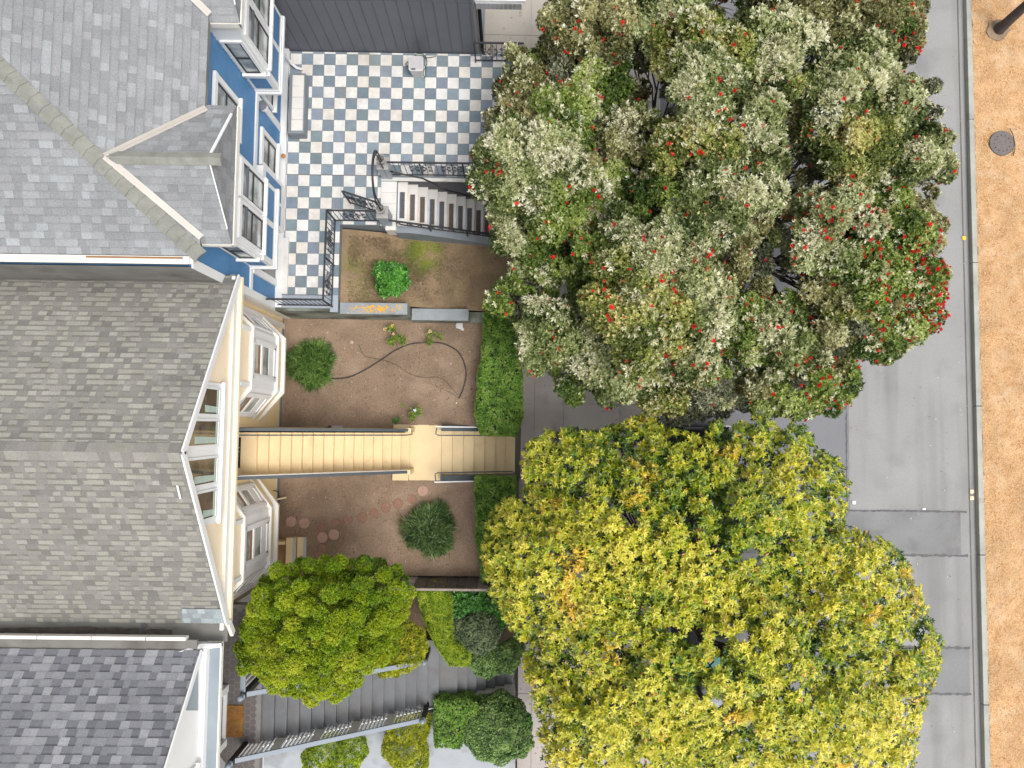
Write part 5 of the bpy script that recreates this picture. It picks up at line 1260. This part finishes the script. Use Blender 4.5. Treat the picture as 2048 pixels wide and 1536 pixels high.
shrub('laurel_bush', 'small bright glossy green bush growing in the patchy grass bed', [ball(778, 553, 30, 2.75), ball(765, 540, 18, 2.7), ball(795, 545, 18, 2.7), ball(770, 572, 18, 2.65), ball(790, 575, 14, 2.6), ball(800, 562, 16, 2.65)], at(780, 555, 2.2) + (2.15,), [(.02, .08, .012), (.045, .15, .02), (.08, .24, .03), (.15, .33, .06)], 520, .085, .042, k=6, mt='leaf_gloss', shape=2)
# grassy mounds in the soil garden: long arching leaves
def mound(name, label, px, py, rpx, z0, h, cols):
    x, y = at(px, py, z0 + h * .5); r_ = rpx * (H - z0 - h * .5) / F; n_ = 3800
    t = thing(name, label, 'plant', (x, y, z0))
    az = rng.random(n_) * 6.283; el = rng.random(n_) ** .8; rr = r_ * np.sqrt(rng.random(n_)) * .86
    wob = 1 + .13 * np.sin(az * 3 + px) + .08 * np.sin(az * 7)
    P = np.stack([x + rr * wob * np.cos(az), y + rr * wob * np.sin(az), z0 + h * np.sqrt(np.clip(1 - (rr / r_) ** 2, .03, 1)) * rng.uniform(.55, 1, n_)], 1)
    out = np.stack([np.cos(az), np.sin(az), np.zeros(n_)], 1) * (rr / r_)[:, None] * .8
    D = unit(out + rng.normal(size=(n_, 3)) * .62 + np.array([0, 0, .12])); N = np.tile(np.array([[0, 0, 1.0]]), (n_, 1)) + rng.normal(size=(n_, 3)) * .3
    tt = .42 + n3(P, 3.5, px) * .5 + rng.normal(size=n_) * .30
    leaf_mesh('foliage', P, D, N, rng.uniform(.10, .34, n_), rng.uniform(.010, .020, n_), ramp(tt, cols), 'leaf', t, shape=1, droop=.28)
    m = MB()
    for i in range(14): a = i * .45; limb(m, (x, y, z0 - .02), (x + .7 * r_ * math.cos(a), y + .7 * r_ * math.sin(a), z0 + h * .6), .012, .005, .02, 3)
    m.build('stems', 'bark', t)
GR = [(.06, .15, .03), (.14, .28, .05), (.25, .43, .08), (.42, .58, .20)]
mound('grassy_bush', 'spiky green grassy bush near the upper bay of the cream house', 621, 728, 44, 1.2, .50, GR)
mound('grassy_bush', 'shaggy green grassy bush with long arching blades near the short hedge', 859, 1060, 50, 1.2, .55, [(.06, .14, .045), (.15, .26, .075), (.27, .41, .12), (.48, .60, .34)])
# roses and seedlings
def sprig(name, label, pts, blooms, k=26, col=GL, cat='rose', sc=1.0, z0=1.2):
    x, y = at(*pts[0], z0); t = thing(name, label, cat, (x, y, z0)); m = MB(); Ps = []
    for p in pts:
        a = Vector((*at(*p, z0 + .30), z0 + .30)); limb(m, (x, y, z0), a, .007, .004, .03, 4)
        for _ in range(k): Ps.append((a.x + random.gauss(0, .055 * sc), a.y + random.gauss(0, .055 * sc), a.z + random.uniform(-.12, .10)))
    m.build('stems', 'bark', t); P = np.array(Ps); N0 = np.tile(np.array([[0, 0, 1.0]]), (len(P), 1))
    Q, D, N, W_ = whorls(P, N0, 4, th=(.8, 1.5), up=.3)
    leaf_mesh('foliage', Q, D, N, .06 * sc, .034 * sc, ramp(.5 + rng.normal(size=len(Q)) * .25, col), 'leaf', t, shape=2)
    for (bx_, by_, bc) in blooms:
        c = np.array([[*at(bx_, by_, z0 + .42), z0 + .42]]); Q, D, N, W_ = whorls(np.repeat(c, 3, 0), np.tile(np.array([[0, 0, 1.0]]), (3, 1)), 7, th=(.2, 1.3), up=.8, jit=.05)
        leaf_mesh('bloom', Q, D, N, .055, .045, np.tile(np.array([bc]), (len(Q), 1)) * rng.uniform(.85, 1.1, (len(Q), 1)), 'petal', t, shape=2, fold=.3)
RL = [(.07, .12, .015), (.12, .20, .02), (.19, .28, .03), (.30, .36, .07)]
sprig('rose_bush', 'rose bush with yellow and peach blooms under the garden wall', [(784, 655), (790, 675), (782, 684), (805, 680)], [(770, 659, (.80, .55, .22)), (785, 652, (.85, .62, .18)), (787, 668, (.80, .55, .35))], col=RL)
sprig('rose_bush', 'small rose bush with one pale bloom beside the curved pipe', [(862, 668), (858, 684), (880, 674)], [(860, 663, (.80, .60, .40))], k=16, col=RL)
sprig('rose_bush', 'low rose bush with a white bloom next to the cream landing', [(828, 826), (836, 822), (824, 834)], [(830, 820, (.78, .80, .84))], k=16, col=RL)
sprig('seedling', 'tiny green seedling in bare soil above the white rose', [(805, 810)], [], k=9, col=RL, cat='seedling', sc=.6)
sprig('seedling', 'dark leaved seedling touching the corner of the cream landing', [(790, 842), (796, 838)], [], k=10, col=GL, cat='seedling', sc=.8)
# grass tufts on the bed
n_ = 16000
gx_ = np.concatenate([rng.normal(-2.55, .40, 12000), rng.uniform(-4.35, -3.3, 5000), rng.uniform(-4.35, .2, 5000)])
gy_ = np.concatenate([rng.normal(4.50, .42, 12000), rng.uniform(3.25, 5.18, 10000)])
mk = (gx_ > -4.35) & (gx_ < .3) & (gy_ > 3.25) & (gy_ < 5.05); gx_, gy_ = gx_[mk], gy_[mk]; n_ = len(gx_)
P = np.stack([gx_, gy_, np.array([bed_z(a, 0) for a in gx_])], 1)
g = n3(P, 1.1, 31) + .9 * np.exp(-((P[:, 0] + 2.5) ** 2 / .45 + (P[:, 1] - 4.4) ** 2 / .5)) - .15
D = rng.normal(size=(n_, 3)); D[:, 2] = np.abs(D[:, 2]) * .35 + .05; N = rng.normal(size=(n_, 3)) * .2 + np.array([0, 0, 1.0])
Col = ramp(.25 + g * .75 + rng.normal(size=n_) * .12, [(.16, .105, .055), (.22, .16, .08), (.17, .17, .04), (.20, .25, .03), (.30, .34, .04)])
tag(leaf_mesh('bed_grass', P, D, N, rng.uniform(.03, .08, n_), rng.uniform(.006, .012, n_), Col, 'leaf', shape=1), kind='stuff')
# dry litter and fallen petals on the soil
n_ = 3600
P = np.stack([rng.uniform(-6.3, -.9, n_), rng.uniform(-4.2, 2.85, n_), np.full(n_, 1.222)], 1)
mk = ~((P[:, 1] > -1.7) & (P[:, 1] < 0) & (P[:, 0] > -6.6)) ; P = P[mk]; n_ = len(P)
D = rng.normal(size=(n_, 3)); D[:, 2] *= .1; N = np.tile(np.array([[0, 0, 1.0]]), (n_, 1)) + rng.normal(size=(n_, 3)) * .3
pal = np.array([(.34, .24, .16), (.42, .30, .20), (.20, .13, .09), (.62, .56, .48), (.27, .17, .12)])
tag(leaf_mesh('dry_litter', P, D, N, rng.uniform(.015, .085, n_) ** 1.0, rng.uniform(.004, .016, n_), pal[rng.choice(5, n_, p=[.3, .25, .25, .06, .14])], 'chip', shape=1), kind='stuff')
n_ = 1500
P = np.stack([np.where(rng.random(n_) < .6, rng.uniform(.45, 4.4, n_), rng.uniform(4.7, 13.9, n_)), rng.uniform(-10.5, 12, n_), np.zeros(n_)], 1)
P[:, 2] = np.where(P[:, 0] < 4.45, .006, -.128)
D = rng.normal(size=(n_, 3)); D[:, 2] *= .08; N = np.tile(np.array([[0, 0, 1.0]]), (n_, 1)) + rng.normal(size=(n_, 3)) * .2
pal = np.array([(.42, .30, .06), (.22, .12, .06), (.45, .05, .03), (.55, .52, .44), (.14, .10, .06)])
tag(leaf_mesh('fallen_leaves', P, D, N, rng.uniform(.02, .07, n_), rng.uniform(.012, .03, n_), pal[rng.choice(5, n_, p=[.25, .3, .12, .08, .25])], 'chip', shape=1), kind='stuff')
# clods and crumbs of soil
m = MB(); k = 0
while k < 2600:
    x, y = random.uniform(-6.3, -.9), random.uniform(-4.2, 2.85)
    if -1.7 < y < 0: continue
    if mnoise.noise((x * .9, y * .9, 12)) + random.uniform(-.35, .35) < 0: continue
    k += 1; r_ = random.uniform(.006, .024); a = random.random() * 6.28; c = random.choice([(.26, .175, .12), (.21, .14, .095), (.31, .22, .155), (.16, .105, .075)])
    vs = [(x + r_ * random.uniform(.7, 1.2) * math.cos(a + q * 1.257), y + r_ * random.uniform(.7, 1.2) * math.sin(a + q * 1.257), 1.19) for q in range(5)] + [(x, y, 1.205 + r_ * .9)]
    m.add(vs, [(q, (q + 1) % 5, 5) for q in range(5)], c)
tag(m.build('soil_clods', 'chip'), kind='stuff')
# trunk of the tree on the median, crown just outside the picture
mt_ = thing('median_tree', 'bare tapering tree trunk rising from the mulch at the top right corner', 'tree', (14.75, 12.0, 0))
bx_, by_ = at(1996, 60, 0)
MB().tube([(bx_, by_, -.05), (bx_ + .01, by_ + .02, .35), (bx_ + .03, by_ + .10, 1.2), (bx_ + .12, by_ + .42, 3.2), (bx_ + .4, by_ + .9, 5.0)], [.20, .155, .135, .12, .11], 12).build('trunk', 'bark_dark', mt_)
cl = [(bx_ + 1.8 + math.cos(a) * .9, by_ + 2.6 + math.sin(a) * .9, 6.0 + .3 * math.sin(3 * a), .8, .6) for a in (0, 1.2, 2.4, 3.7, 5.0)]
P, N0, I = lobe_points(cl, 120); Q, D, N, W_ = whorls(P, N0, 6)
leaf_mesh('crown', Q, D, N, .09, .04, ramp(.5 + rng.normal(size=len(Q)) * .2, HG), 'leaf', mt_, shape=1)
m = MB()
for l in cl: limb(m, (bx_ + .4, by_ + .9, 5.0), l[:3], .06, .03)
m.build('branches', 'bark_dark', mt_)
sheet('tree_pit', [(bx_ - .03 + .42 * math.cos(i * .3) * random.uniform(.7, 1.0), by_ - .02 + .34 * math.sin(i * .3) * random.uniform(.9, 1.1)) for i in range(21)], .052, 'soil')

# ================================================================== SMALL THINGS
# paving discs half sunk in the soil
discs = [(583,1043,10.5,.022,'terracotta disc nearest the lower bay, fully exposed'),(609,1046,10.5,.020,'second exposed terracotta disc from the bay wall'),(645,1056,9.5,.003,'faint disc almost buried above a pair of exposed discs'),
(645,1075,10.5,.018,'exposed disc on the left of the touching pair in the lower soil garden'),(668,1069,10.5,.020,'exposed disc on the right of the touching pair in the lower soil garden'),(644.6,1097,10,.008,'half buried disc with a hole, below the touching pair'),(640,1112,10,.012,'disc at the edge of the lime tree'),
(671,1045,8,.002,'dark sunken disc above the touching pair'),(695,1039,9.5,.004,'buried disc showing only a thin ring, left end of the row'),(725,1035,9.5,.006,'disc with just its right rim showing'),(748,1026,9,.002,'nearly invisible disc among white petals'),
(772,1015,10,.008,'disc with a pink upper rim, third from the landing row'),(796,1007,9.5,.007,'disc with a crescent rim beside the shaggy bush row'),(824,998,9.5,.005,'faint ring shaped disc, second from the cream landing'),(846,982,10.5,.014,'ring shaped terracotta disc closest to the cream landing')]
proto = {}
for i, (x, y, r_, h_, lab) in enumerate(discs):
    pk = 'terracotta_pale' if h_ > .013 else 'terracotta'
    X, Y = at(x, y, 1.21)
    if pk not in proto:
        proto[pk] = tag(MB().lathe((X, Y, 1.17), [(.146, 0), (.150, .03), (.150, .046), (.142, .050), (.132, .044), (.02, .042)], 28).build('paving_disc', pk, at_=(X, Y, 1.17), smooth=False), None, 'paving stone', 'round paving discs in the soil'); o = proto[pk]
    else: o = proto[pk].copy(); C.objects.link(o)
    o.location = (X, Y, 1.17 + h_ * 1.0 - .006 * (i > 1)); o.rotation_euler = (random.uniform(-.04, .04) if h_ < .01 else 0, random.uniform(-.05, .05) if h_ < .01 else 0, random.random() * 6); s_ = r_ / 10.5; o.scale = (s_, s_, 1)
    o['label'] = lab[0].lower() + lab[1:]
# irrigation pipe and wires
def path(pts, z, r_, name, label, m_, cat):
    pp = [(*at(x, y, z), z + random.uniform(0, .004)) for x, y in pts]
    q = []
    for i in range(len(pp) - 1):                     # smooth
        p0, p1, p2, p3 = pp[max(i - 1, 0)], pp[i], pp[i + 1], pp[min(i + 2, len(pp) - 1)]
        for s in range(5):
            t = s / 5; q.append(tuple(.5 * (2 * b + (c - a) * t + (2 * a - 5 * b + 4 * c - d) * t * t + (3 * b - a - 3 * c + d) * t ** 3) for a, b, c, d in zip(p0, p1, p2, p3)))
    q.append(pp[-1]); b = MB().tube(q, r_, 6); o = b.build(name, m_, at_=q[0], smooth=True); return tag(o, label, cat)
path([(650, 757), (690, 756), (722, 744), (762, 720), (792, 700), (822, 688), (857, 685), (885, 687), (912, 700), (927, 722), (932, 750), (926, 778), (917, 797)], 1.225, .018, 'garden_pipe', 'black irrigation pipe curving over the bare soil', 'pipe', 'pipe')
path([(717, 688), (724, 705), (735, 714), (765, 720), (795, 731), (820, 748), (850, 755), (872, 754), (890, 762), (915, 790)], 1.222, .005, 'drip_line', 'thin brown drip line crossing under the black pipe', 'pipe', 'wire')
path([(845, 762), (880, 775), (912, 792)], 1.222, .0035, 'drip_line', 'short thin wire near the end of the black pipe', 'pipe', 'wire')
path([(797, 700), (793, 688), (790, 684)], 1.222, .005, 'drip_line', 'short wire from the black pipe up to the yellow rose', 'pipe', 'wire')
def rock(px, py, r_, z, label, m_='rock', name='rock', cat='stone', flat=.5):
    x, y = at(px, py, z); vs = []; b = MB(); n_, k_ = 10, 6
    for j in range(k_ + 1):
        for i in range(n_):
            a, e = 2 * math.pi * i / n_, math.pi * j / k_; w_ = 1 + .25 * mnoise.noise((math.cos(a) * 1.5 + px, math.sin(a) * 1.5, e))
            vs.append((x + r_ * w_ * math.cos(a) * math.sin(e), y + r_ * w_ * math.sin(a) * math.sin(e), z + r_ * flat * w_ * math.cos(e)))
    b.add(vs, [(j * n_ + i, (j + 1) * n_ + i, (j + 1) * n_ + (i + 1) % n_, j * n_ + (i + 1) % n_) for j in range(k_) for i in range(n_)])
    return tag(b.build(name, m_, at_=(x, y, z)), label, cat)
rock(703, 684, .065, 1.22, 'pinkish stone lying in the soil between the grassy bush and the yellow rose')
rock(611, 802, .085, 1.20, 'flat brown stone below the spiky bush, near the cream house', 'soil')
rock(919, 651, .11, 1.23, 'white crumpled scrap at the foot of the garden wall near the hedge', 'plastic', 'scrap', 'litter', .25)
rock(925, 658, .05, 1.22, 'smaller white scrap just below the crumpled one', 'plastic', 'scrap', 'litter', .3)
rock(913, 806, .022, 1.22, 'small white pebble near the end of the black pipe', 'white', 'pebble', 'stone')
tag(one(MB().box(*sorted((at(664, 853, 1.35)[0], at(686, 853, 1.35)[0])), at(670, 860, 1.35)[1], at(670, 851, 1.35)[1], 1.15, 1.35), 'concrete_block', 'concrete', 'grey concrete block against the cream balustrade', 'block'))
path([(630, 862), (645, 858), (658, 854), (660, 851)], 1.23, .02, 'black_cable', 'black cable end beside the concrete block', 'black', 'cable')
# tiled bench on the patio
t = thing('tiled_bench', 'grey bench with five cream seat tiles against the blue house wall', 'bench', (-5.4, 8.25, PZ))
MB().box(-5.88, -5.46, 7.57, 9.20, PZ, PZ + .36).build('base', 'bluegrey', t, bevel=.008)
for k in range(5): MB().box(-5.79, -5.49, 7.64 + k * .300, 7.64 + (k + 1) * .300 - .006, PZ + .36, PZ + .385).build('seat_tile', 'marble', t, bevel=.003)
# plastic chest with hose
X, Y = at(832, 127, PZ + .42)
t = thing('plastic_chest', 'white rounded plastic chest with a flat lid standing on the checkered patio', 'chest', (X, Y, PZ))
def rounded(cx, cy, sx, sy, p=.35, n=8):
    q = []
    for ax, ay, st_a in ((1, 1, 0), (-1, 1, 90), (-1, -1, 180), (1, -1, 270)):
        for i in range(n): a = R(st_a + 90 * i / (n - 1)); q.append((cx + ax * sx * (1 - p) + sx * p * math.cos(a), cy + ay * sy * (1 - p) + sy * p * math.sin(a)))
    return q
lo, hi = rounded(X, Y, .155, .15), rounded(X, Y, .19, .20)
n_ = len(lo); b = MB(); b.add([(x, y, PZ) for x, y in lo] + [(x, y, PZ + .40) for x, y in hi], [tuple(range(n_ - 1, -1, -1)), tuple(range(n_, 2 * n_))] + [(i, (i + 1) % n_, n_ + (i + 1) % n_, n_ + i) for i in range(n_)])
b.build('body', 'plastic', t)
MB().prism(rounded(X, Y, .195, .205), PZ + .40, PZ + .425).build('lid', 'plastic', t, bevel=.008)
MB().prism(rounded(X + .005, Y + .01, .165, .165, .3), PZ + .425, PZ + .435).build('lid_panel', 'plastic_dim', t)
MB().box(X - .12, X - .01, Y - .175, Y - .145, PZ + .436, PZ + .445).build('slot', 'black', t)
t = thing('garden_hose', 'green and black garden hose looped behind the white plastic chest', 'hose', (X + .2, Y, PZ))
def hp(pts, r_=.011): 
    return [(*at(x, y, PZ + .02 + dz), PZ + .02 + dz) for x, y, dz in pts]
MB().tube(hp([(827, 116, .1), (831, 109, .12), (838, 107, .1), (846, 108, .08), (852, 114, .03), (854, 123, .01), (853, 130, .0), (848, 140, .0), (847, 148, .0), (849, 156, .0), (851, 150, .0), (852, 140, .02), (852, 133, .04)]), .011, 6).build('loop', 'hose', t)
MB().tube(hp([(845, 116, .15), (858, 115, .06), (872, 113, .0)]), .010, 6).build('nozzle_end', 'pipe', t)
MB().tube(hp([(816, 123, .1), (811, 128, .05), (815, 132, .02), (817, 135, .0)]), .008, 6).build('loose_end', 'pipe', t)
# door mats
X = at(481, 905, 4.04)[0] - .06; Y = at(475, 905, 4.04)[1]
t = thing('rubber_mat', 'dark patterned rubber mat on the cream porch under the gable', 'door mat', (X, Y, 4.05))
zt = 1.2 + .177 * 16
MB().box(X - .28, X + .06, Y - .37, Y + .37, zt, zt + .010).build('base', 'black', t)
m = MB()
for i in range(46):
    x, y = random.uniform(X - .24, X + .03), random.uniform(Y - .34, Y + .34); a = random.random() * 6.28; r_ = random.uniform(.016, .030)
    m.add([(x + r_ * math.cos(a + q) * (1 if j % 2 else .45), y + r_ * math.sin(a + q) * (1 if j % 2 else .45), zt + .0115 + i * 1e-5) for j, q in enumerate((0, 1.57, 3.14, 4.71))], [(0, 1, 2, 3)])
m.build('pattern', 'cream_step', t)
X, Y = at(467, 1442, PG)
tag(one(MB().box(X - .24, X + .24, Y - .37, Y + .37, PG - .004, PG + .022), 'coir_mat', 'coir', 'worn brown coir mat on the dark hexagon tiled porch', 'door mat', bevel=.006))
X, Y = at(903, 1448 - 20, 1.0)
X, Y = at(861, 1429, .95)
tag(one(MB().box(X - .10, X + .10, Y - .06, Y + .06, .8, 1.0), 'stone_block', 'concrete_pale', 'beige block beside the lower newel of the grey steps', 'block', bevel=.01))
# cover plate in the mulch
X, Y = at(2003, 287, .03)
t = thing('manhole_cover', 'round brown iron cover with a ring of holes in the orange mulch', 'manhole cover', (X, Y, 0))
MB().lathe((X, Y, -.02), [(.385, 0), (.385, .085), (.37, .09), (.355, .082), (.02, .086)], 40).build('plate', 'cast_iron', t)
for i in range(12):
    a = 2 * math.pi * i / 12 + .1; MB().lathe((X + .25 * math.cos(a), Y + .25 * math.sin(a), .062), [(.020, 0), (.020, .005)], 10).build('hole', 'black', t)
path([(2020, 256), (2027, 275), (2030, 295), (2026, 312)], .07, .012, 'fallen_twig', 'thin dark curved twig lying beside the round iron cover', 'bark_dark', 'twig')
def reflector(px, py, m_, label, s_=.06):
    x, y = at(px, py, -.13); return tag(one(MB().box(x - s_, x + s_, y - s_, y + s_, -.15, -.12), 'road_marker', m_, label, 'road marker', bevel=.012))
reflector(1928, 476, 'yellow', 'yellow square road marker beside the far kerb'); reflector(1944, 983, 'tan', 'upper of two tan road markers by the far kerb'); reflector(1944, 996, 'tan', 'lower of two tan road markers by the far kerb')
reflector(1708, 1005, 'white', 'white square road marker at the edge of the yellow green tree', .055)
X, Y = at(1848, 1018, -.13); tag(one(MB().box(X - .05, X + .05, Y - .03, Y + .03, -.138, -.12), 'paper_cup', 'white', 'small white scrap on the dark seam of the road', 'litter', bevel=.01))
X, Y = at(1094, 860, 0); t = tag(one(MB().lathe((X, Y, .0), [(.13, 0), (.13, .005), (.02, .006)], 24), 'valve_cover', 'concrete_pale', 'small pale round cover set in the pavement by the hedge', 'cover'))
# scraps on the cream roof
for q, (px, py, lab) in enumerate(((357, 985, 'white curled strip lying on the brown-grey shingles near the gable'),)):
    z = gz(at(px, py, 8.2)[1]) + .06; a = at(359, 970, z); b = at(357, 998, z)
    tag(one(MB().bar((*a, gz(a[1]) + .07), (*b, gz(b[1]) + .07), .035, .012), 'paper_strip', 'white', lab, 'litter'))

# ================================================================== PARKED CARS (mostly under the crown)
def car(name, label, x, y, body, L=4.3, Wd=1.78, flip=1, sunshade=None):
    t = thing(name, label, 'car', (x, y, -.15), 'cars parked under the trees'); z0 = -.15
    # profile stations from front (y+) to back: (s, half width, bonnet height)
    S_ = [(-.5, .62, .50), (-.48, .80, .66), (-.40, .87, .76), (-.22, .89, .86), (-.10, .89, .92), (.18, .89, .93), (.34, .89, .92), (.46, .84, .90), (.5, .70, .80)]
    b = MB(); sec = []
    for s, w_, h_ in S_:
        yy = y - flip * s * L; w_ *= Wd / 1.78
        prof = [(-w_ * .96, .22), (-w_, .45), (-w_ * .99, h_ - .14), (-w_ * .88, h_ - .02), (-w_ * .5, h_ + .015), (0, h_ + .02), (w_ * .5, h_ + .015), (w_ * .88, h_ - .02), (w_ * .99, h_ - .14), (w_, .45), (w_ * .96, .22)]
        sec.append([(x + a, yy, z0 + c) for a, c in prof])
    k = len(sec[0]); vs = [p for s in sec for p in s]; fs = [(i * k + j, i * k + j + 1, (i + 1) * k + j + 1, (i + 1) * k + j) for i in range(len(sec) - 1) for j in range(k - 1)]
    fs += [tuple(range(k - 1, -1, -1)), tuple((len(sec) - 1) * k + j for j in range(k))]; fs += [(i * k, (i + 1) * k, (i + 1) * k + k - 1, i * k + k - 1) for i in range(len(sec) - 1)]
    b.add(vs, fs); bo = b.build('body', body, t, smooth=True)
    C_ = [(-.24, .74, .90), (-.08, .62, 1.40), (.02, .60, 1.44), (.22, .60, 1.43), (.34, .58, 1.36), (.47, .70, .93)]
    def cab(lo, hi): 
        v = []
        for s, w_, h_ in C_: v.append([(x + a * Wd / 1.78, y - flip * s * L, z0 + c) for a, c in ((-w_ if h_ > 1 else -w_, h_ - .03), (-w_ * .8, h_ + .0), (0, h_ + .02), (w_ * .8, h_ + .0), (w_, h_ - .03))])
        return v
    v = cab(0, 1)
    def strip(i0, i1, nm, m_, off=0.0):
        b = MB(); vs = [(p[0], p[1], p[2] + off) for s in v[i0:i1 + 1] for p in s]; k = 5
        b.add(vs, [(i * k + j, i * k + j + 1, (i + 1) * k + j + 1, (i + 1) * k + j) for i in range(i1 - i0) for j in range(4)]); return b.build(nm, m_, t, smooth=True)
    strip(1, 4, 'roof', body); ws = strip(0, 1, 'windscreen', 'glass_dark'); strip(4, 5, 'rear_window', 'glass_dark')
    for sg, idx in ((-1, 0), (1, 4)):
        b = MB(); top = [v[i][idx] for i in (0, 1, 2, 3, 4, 5)]; bot = [(x + sg * .84 * Wd / 1.78, y - flip * s * L, z0 + .91) for s in (-.22, -.12, 0, .2, .34, .46)]
        b.add(top + bot, [(i, i + 1, 7 + i, 6 + i) for i in range(5)]); b.build('side_window', 'glass_dark', t)
        MB().bar((x + sg * .87, y - flip * -.16 * L, z0 + .98), (x + sg * 1.0, y - flip * -.15 * L, z0 + .98), .12, .14).build('mirror', body, t, bevel=.02)
        MB().bar((x + sg * .895 * Wd / 1.78, y - flip * .12 * L, z0 + .80), (x + sg * .895 * Wd / 1.78, y - flip * .17 * L, z0 + .80), .03, .03).build('door_handle', 'chrome', t)
        MB().box(x + sg * .55, x + sg * .82, y + flip * .485 * L, y + flip * .497 * L, z0 + .55, z0 + .68).build('headlight', 'plastic', t)
        MB().box(x + sg * .62, x + sg * .84, y - flip * .475 * L, y - flip * .502 * L, z0 + .62, z0 + .85).build('tail_light', 'red_lens', t)
        for s in (-.31, .30):
            wv = MB(); c = Vector((x + sg * .80 * Wd / 1.78, y - flip * s * L, z0 + .32)); pr = [(.32, -.10), (.32, .10)]
            vs = []; n_ = 20
            for dx, rr in ((-.11, .28), (-.09, .32), (.09, .32), (.11, .28)):
                for i in range(n_): a = 2 * math.pi * i / n_; vs.append((c.x + dx, c.y + rr * math.cos(a), c.z + rr * math.sin(a)))
            wv.add(vs, [(j * n_ + i, j * n_ + (i + 1) % n_, (j + 1) * n_ + (i + 1) % n_, (j + 1) * n_ + i) for j in range(3) for i in range(n_)] + [tuple(range(n_ - 1, -1, -1)), tuple(3 * n_ + i for i in range(n_))])
            wh = wv.build('wheel', 'tyre', t)
            MB().box(c.x + sg * .105, c.x + sg * .118, c.y - .16, c.y + .16, c.z - .16, c.z + .16).build('hub', 'plastic_dim', wh, bevel=.05)
    for sx in (-.35, .25): MB().bar((x + sx, y + flip * .235 * L, z0 + .97), (x + sx + .45, y + flip * .19 * L, z0 + 1.08), .025, .02).build('wiper', 'black', t)
    MB().box(x - .8, x + .8, y - flip * .50 * L, y - flip * .515 * L, z0 + .42, z0 + .50).build('bumper_trim', 'chrome', t)
    if sunshade:
        p0, p1 = v[0], v[1]
        q = [tuple(Vector(p0[i]).lerp(Vector(p1[i]), .18) + Vector((0, flip * .02, .02))) for i in (0, 1, 2, 3, 4)] + [tuple(Vector(p0[i]).lerp(Vector(p1[i]), .92) + Vector((0, flip * .02, .025))) for i in (4, 3, 2, 1, 0)]
        mm = MB(); mm.add(q, [(0, 1, 8, 9), (1, 2, 7, 8), (2, 3, 6, 7), (3, 4, 5, 6)]); mm.build('sunshade', sunshade, t)
    return t
car('parked_car', 'dark grey car with a teal windscreen cover, parked under the yellow green tree', 5.75, -7.35, 'car_dark', sunshade='teal')
car('parked_car', 'black car with chrome bumper trim and red tail light, parked ahead of the covered one', 5.75, -1.95, 'car_black', L=4.0)
for o in list(bpy.data.objects):
    if o.type == 'MESH' and o.name.startswith(('lichen',)): o['kind'] = 'stuff'
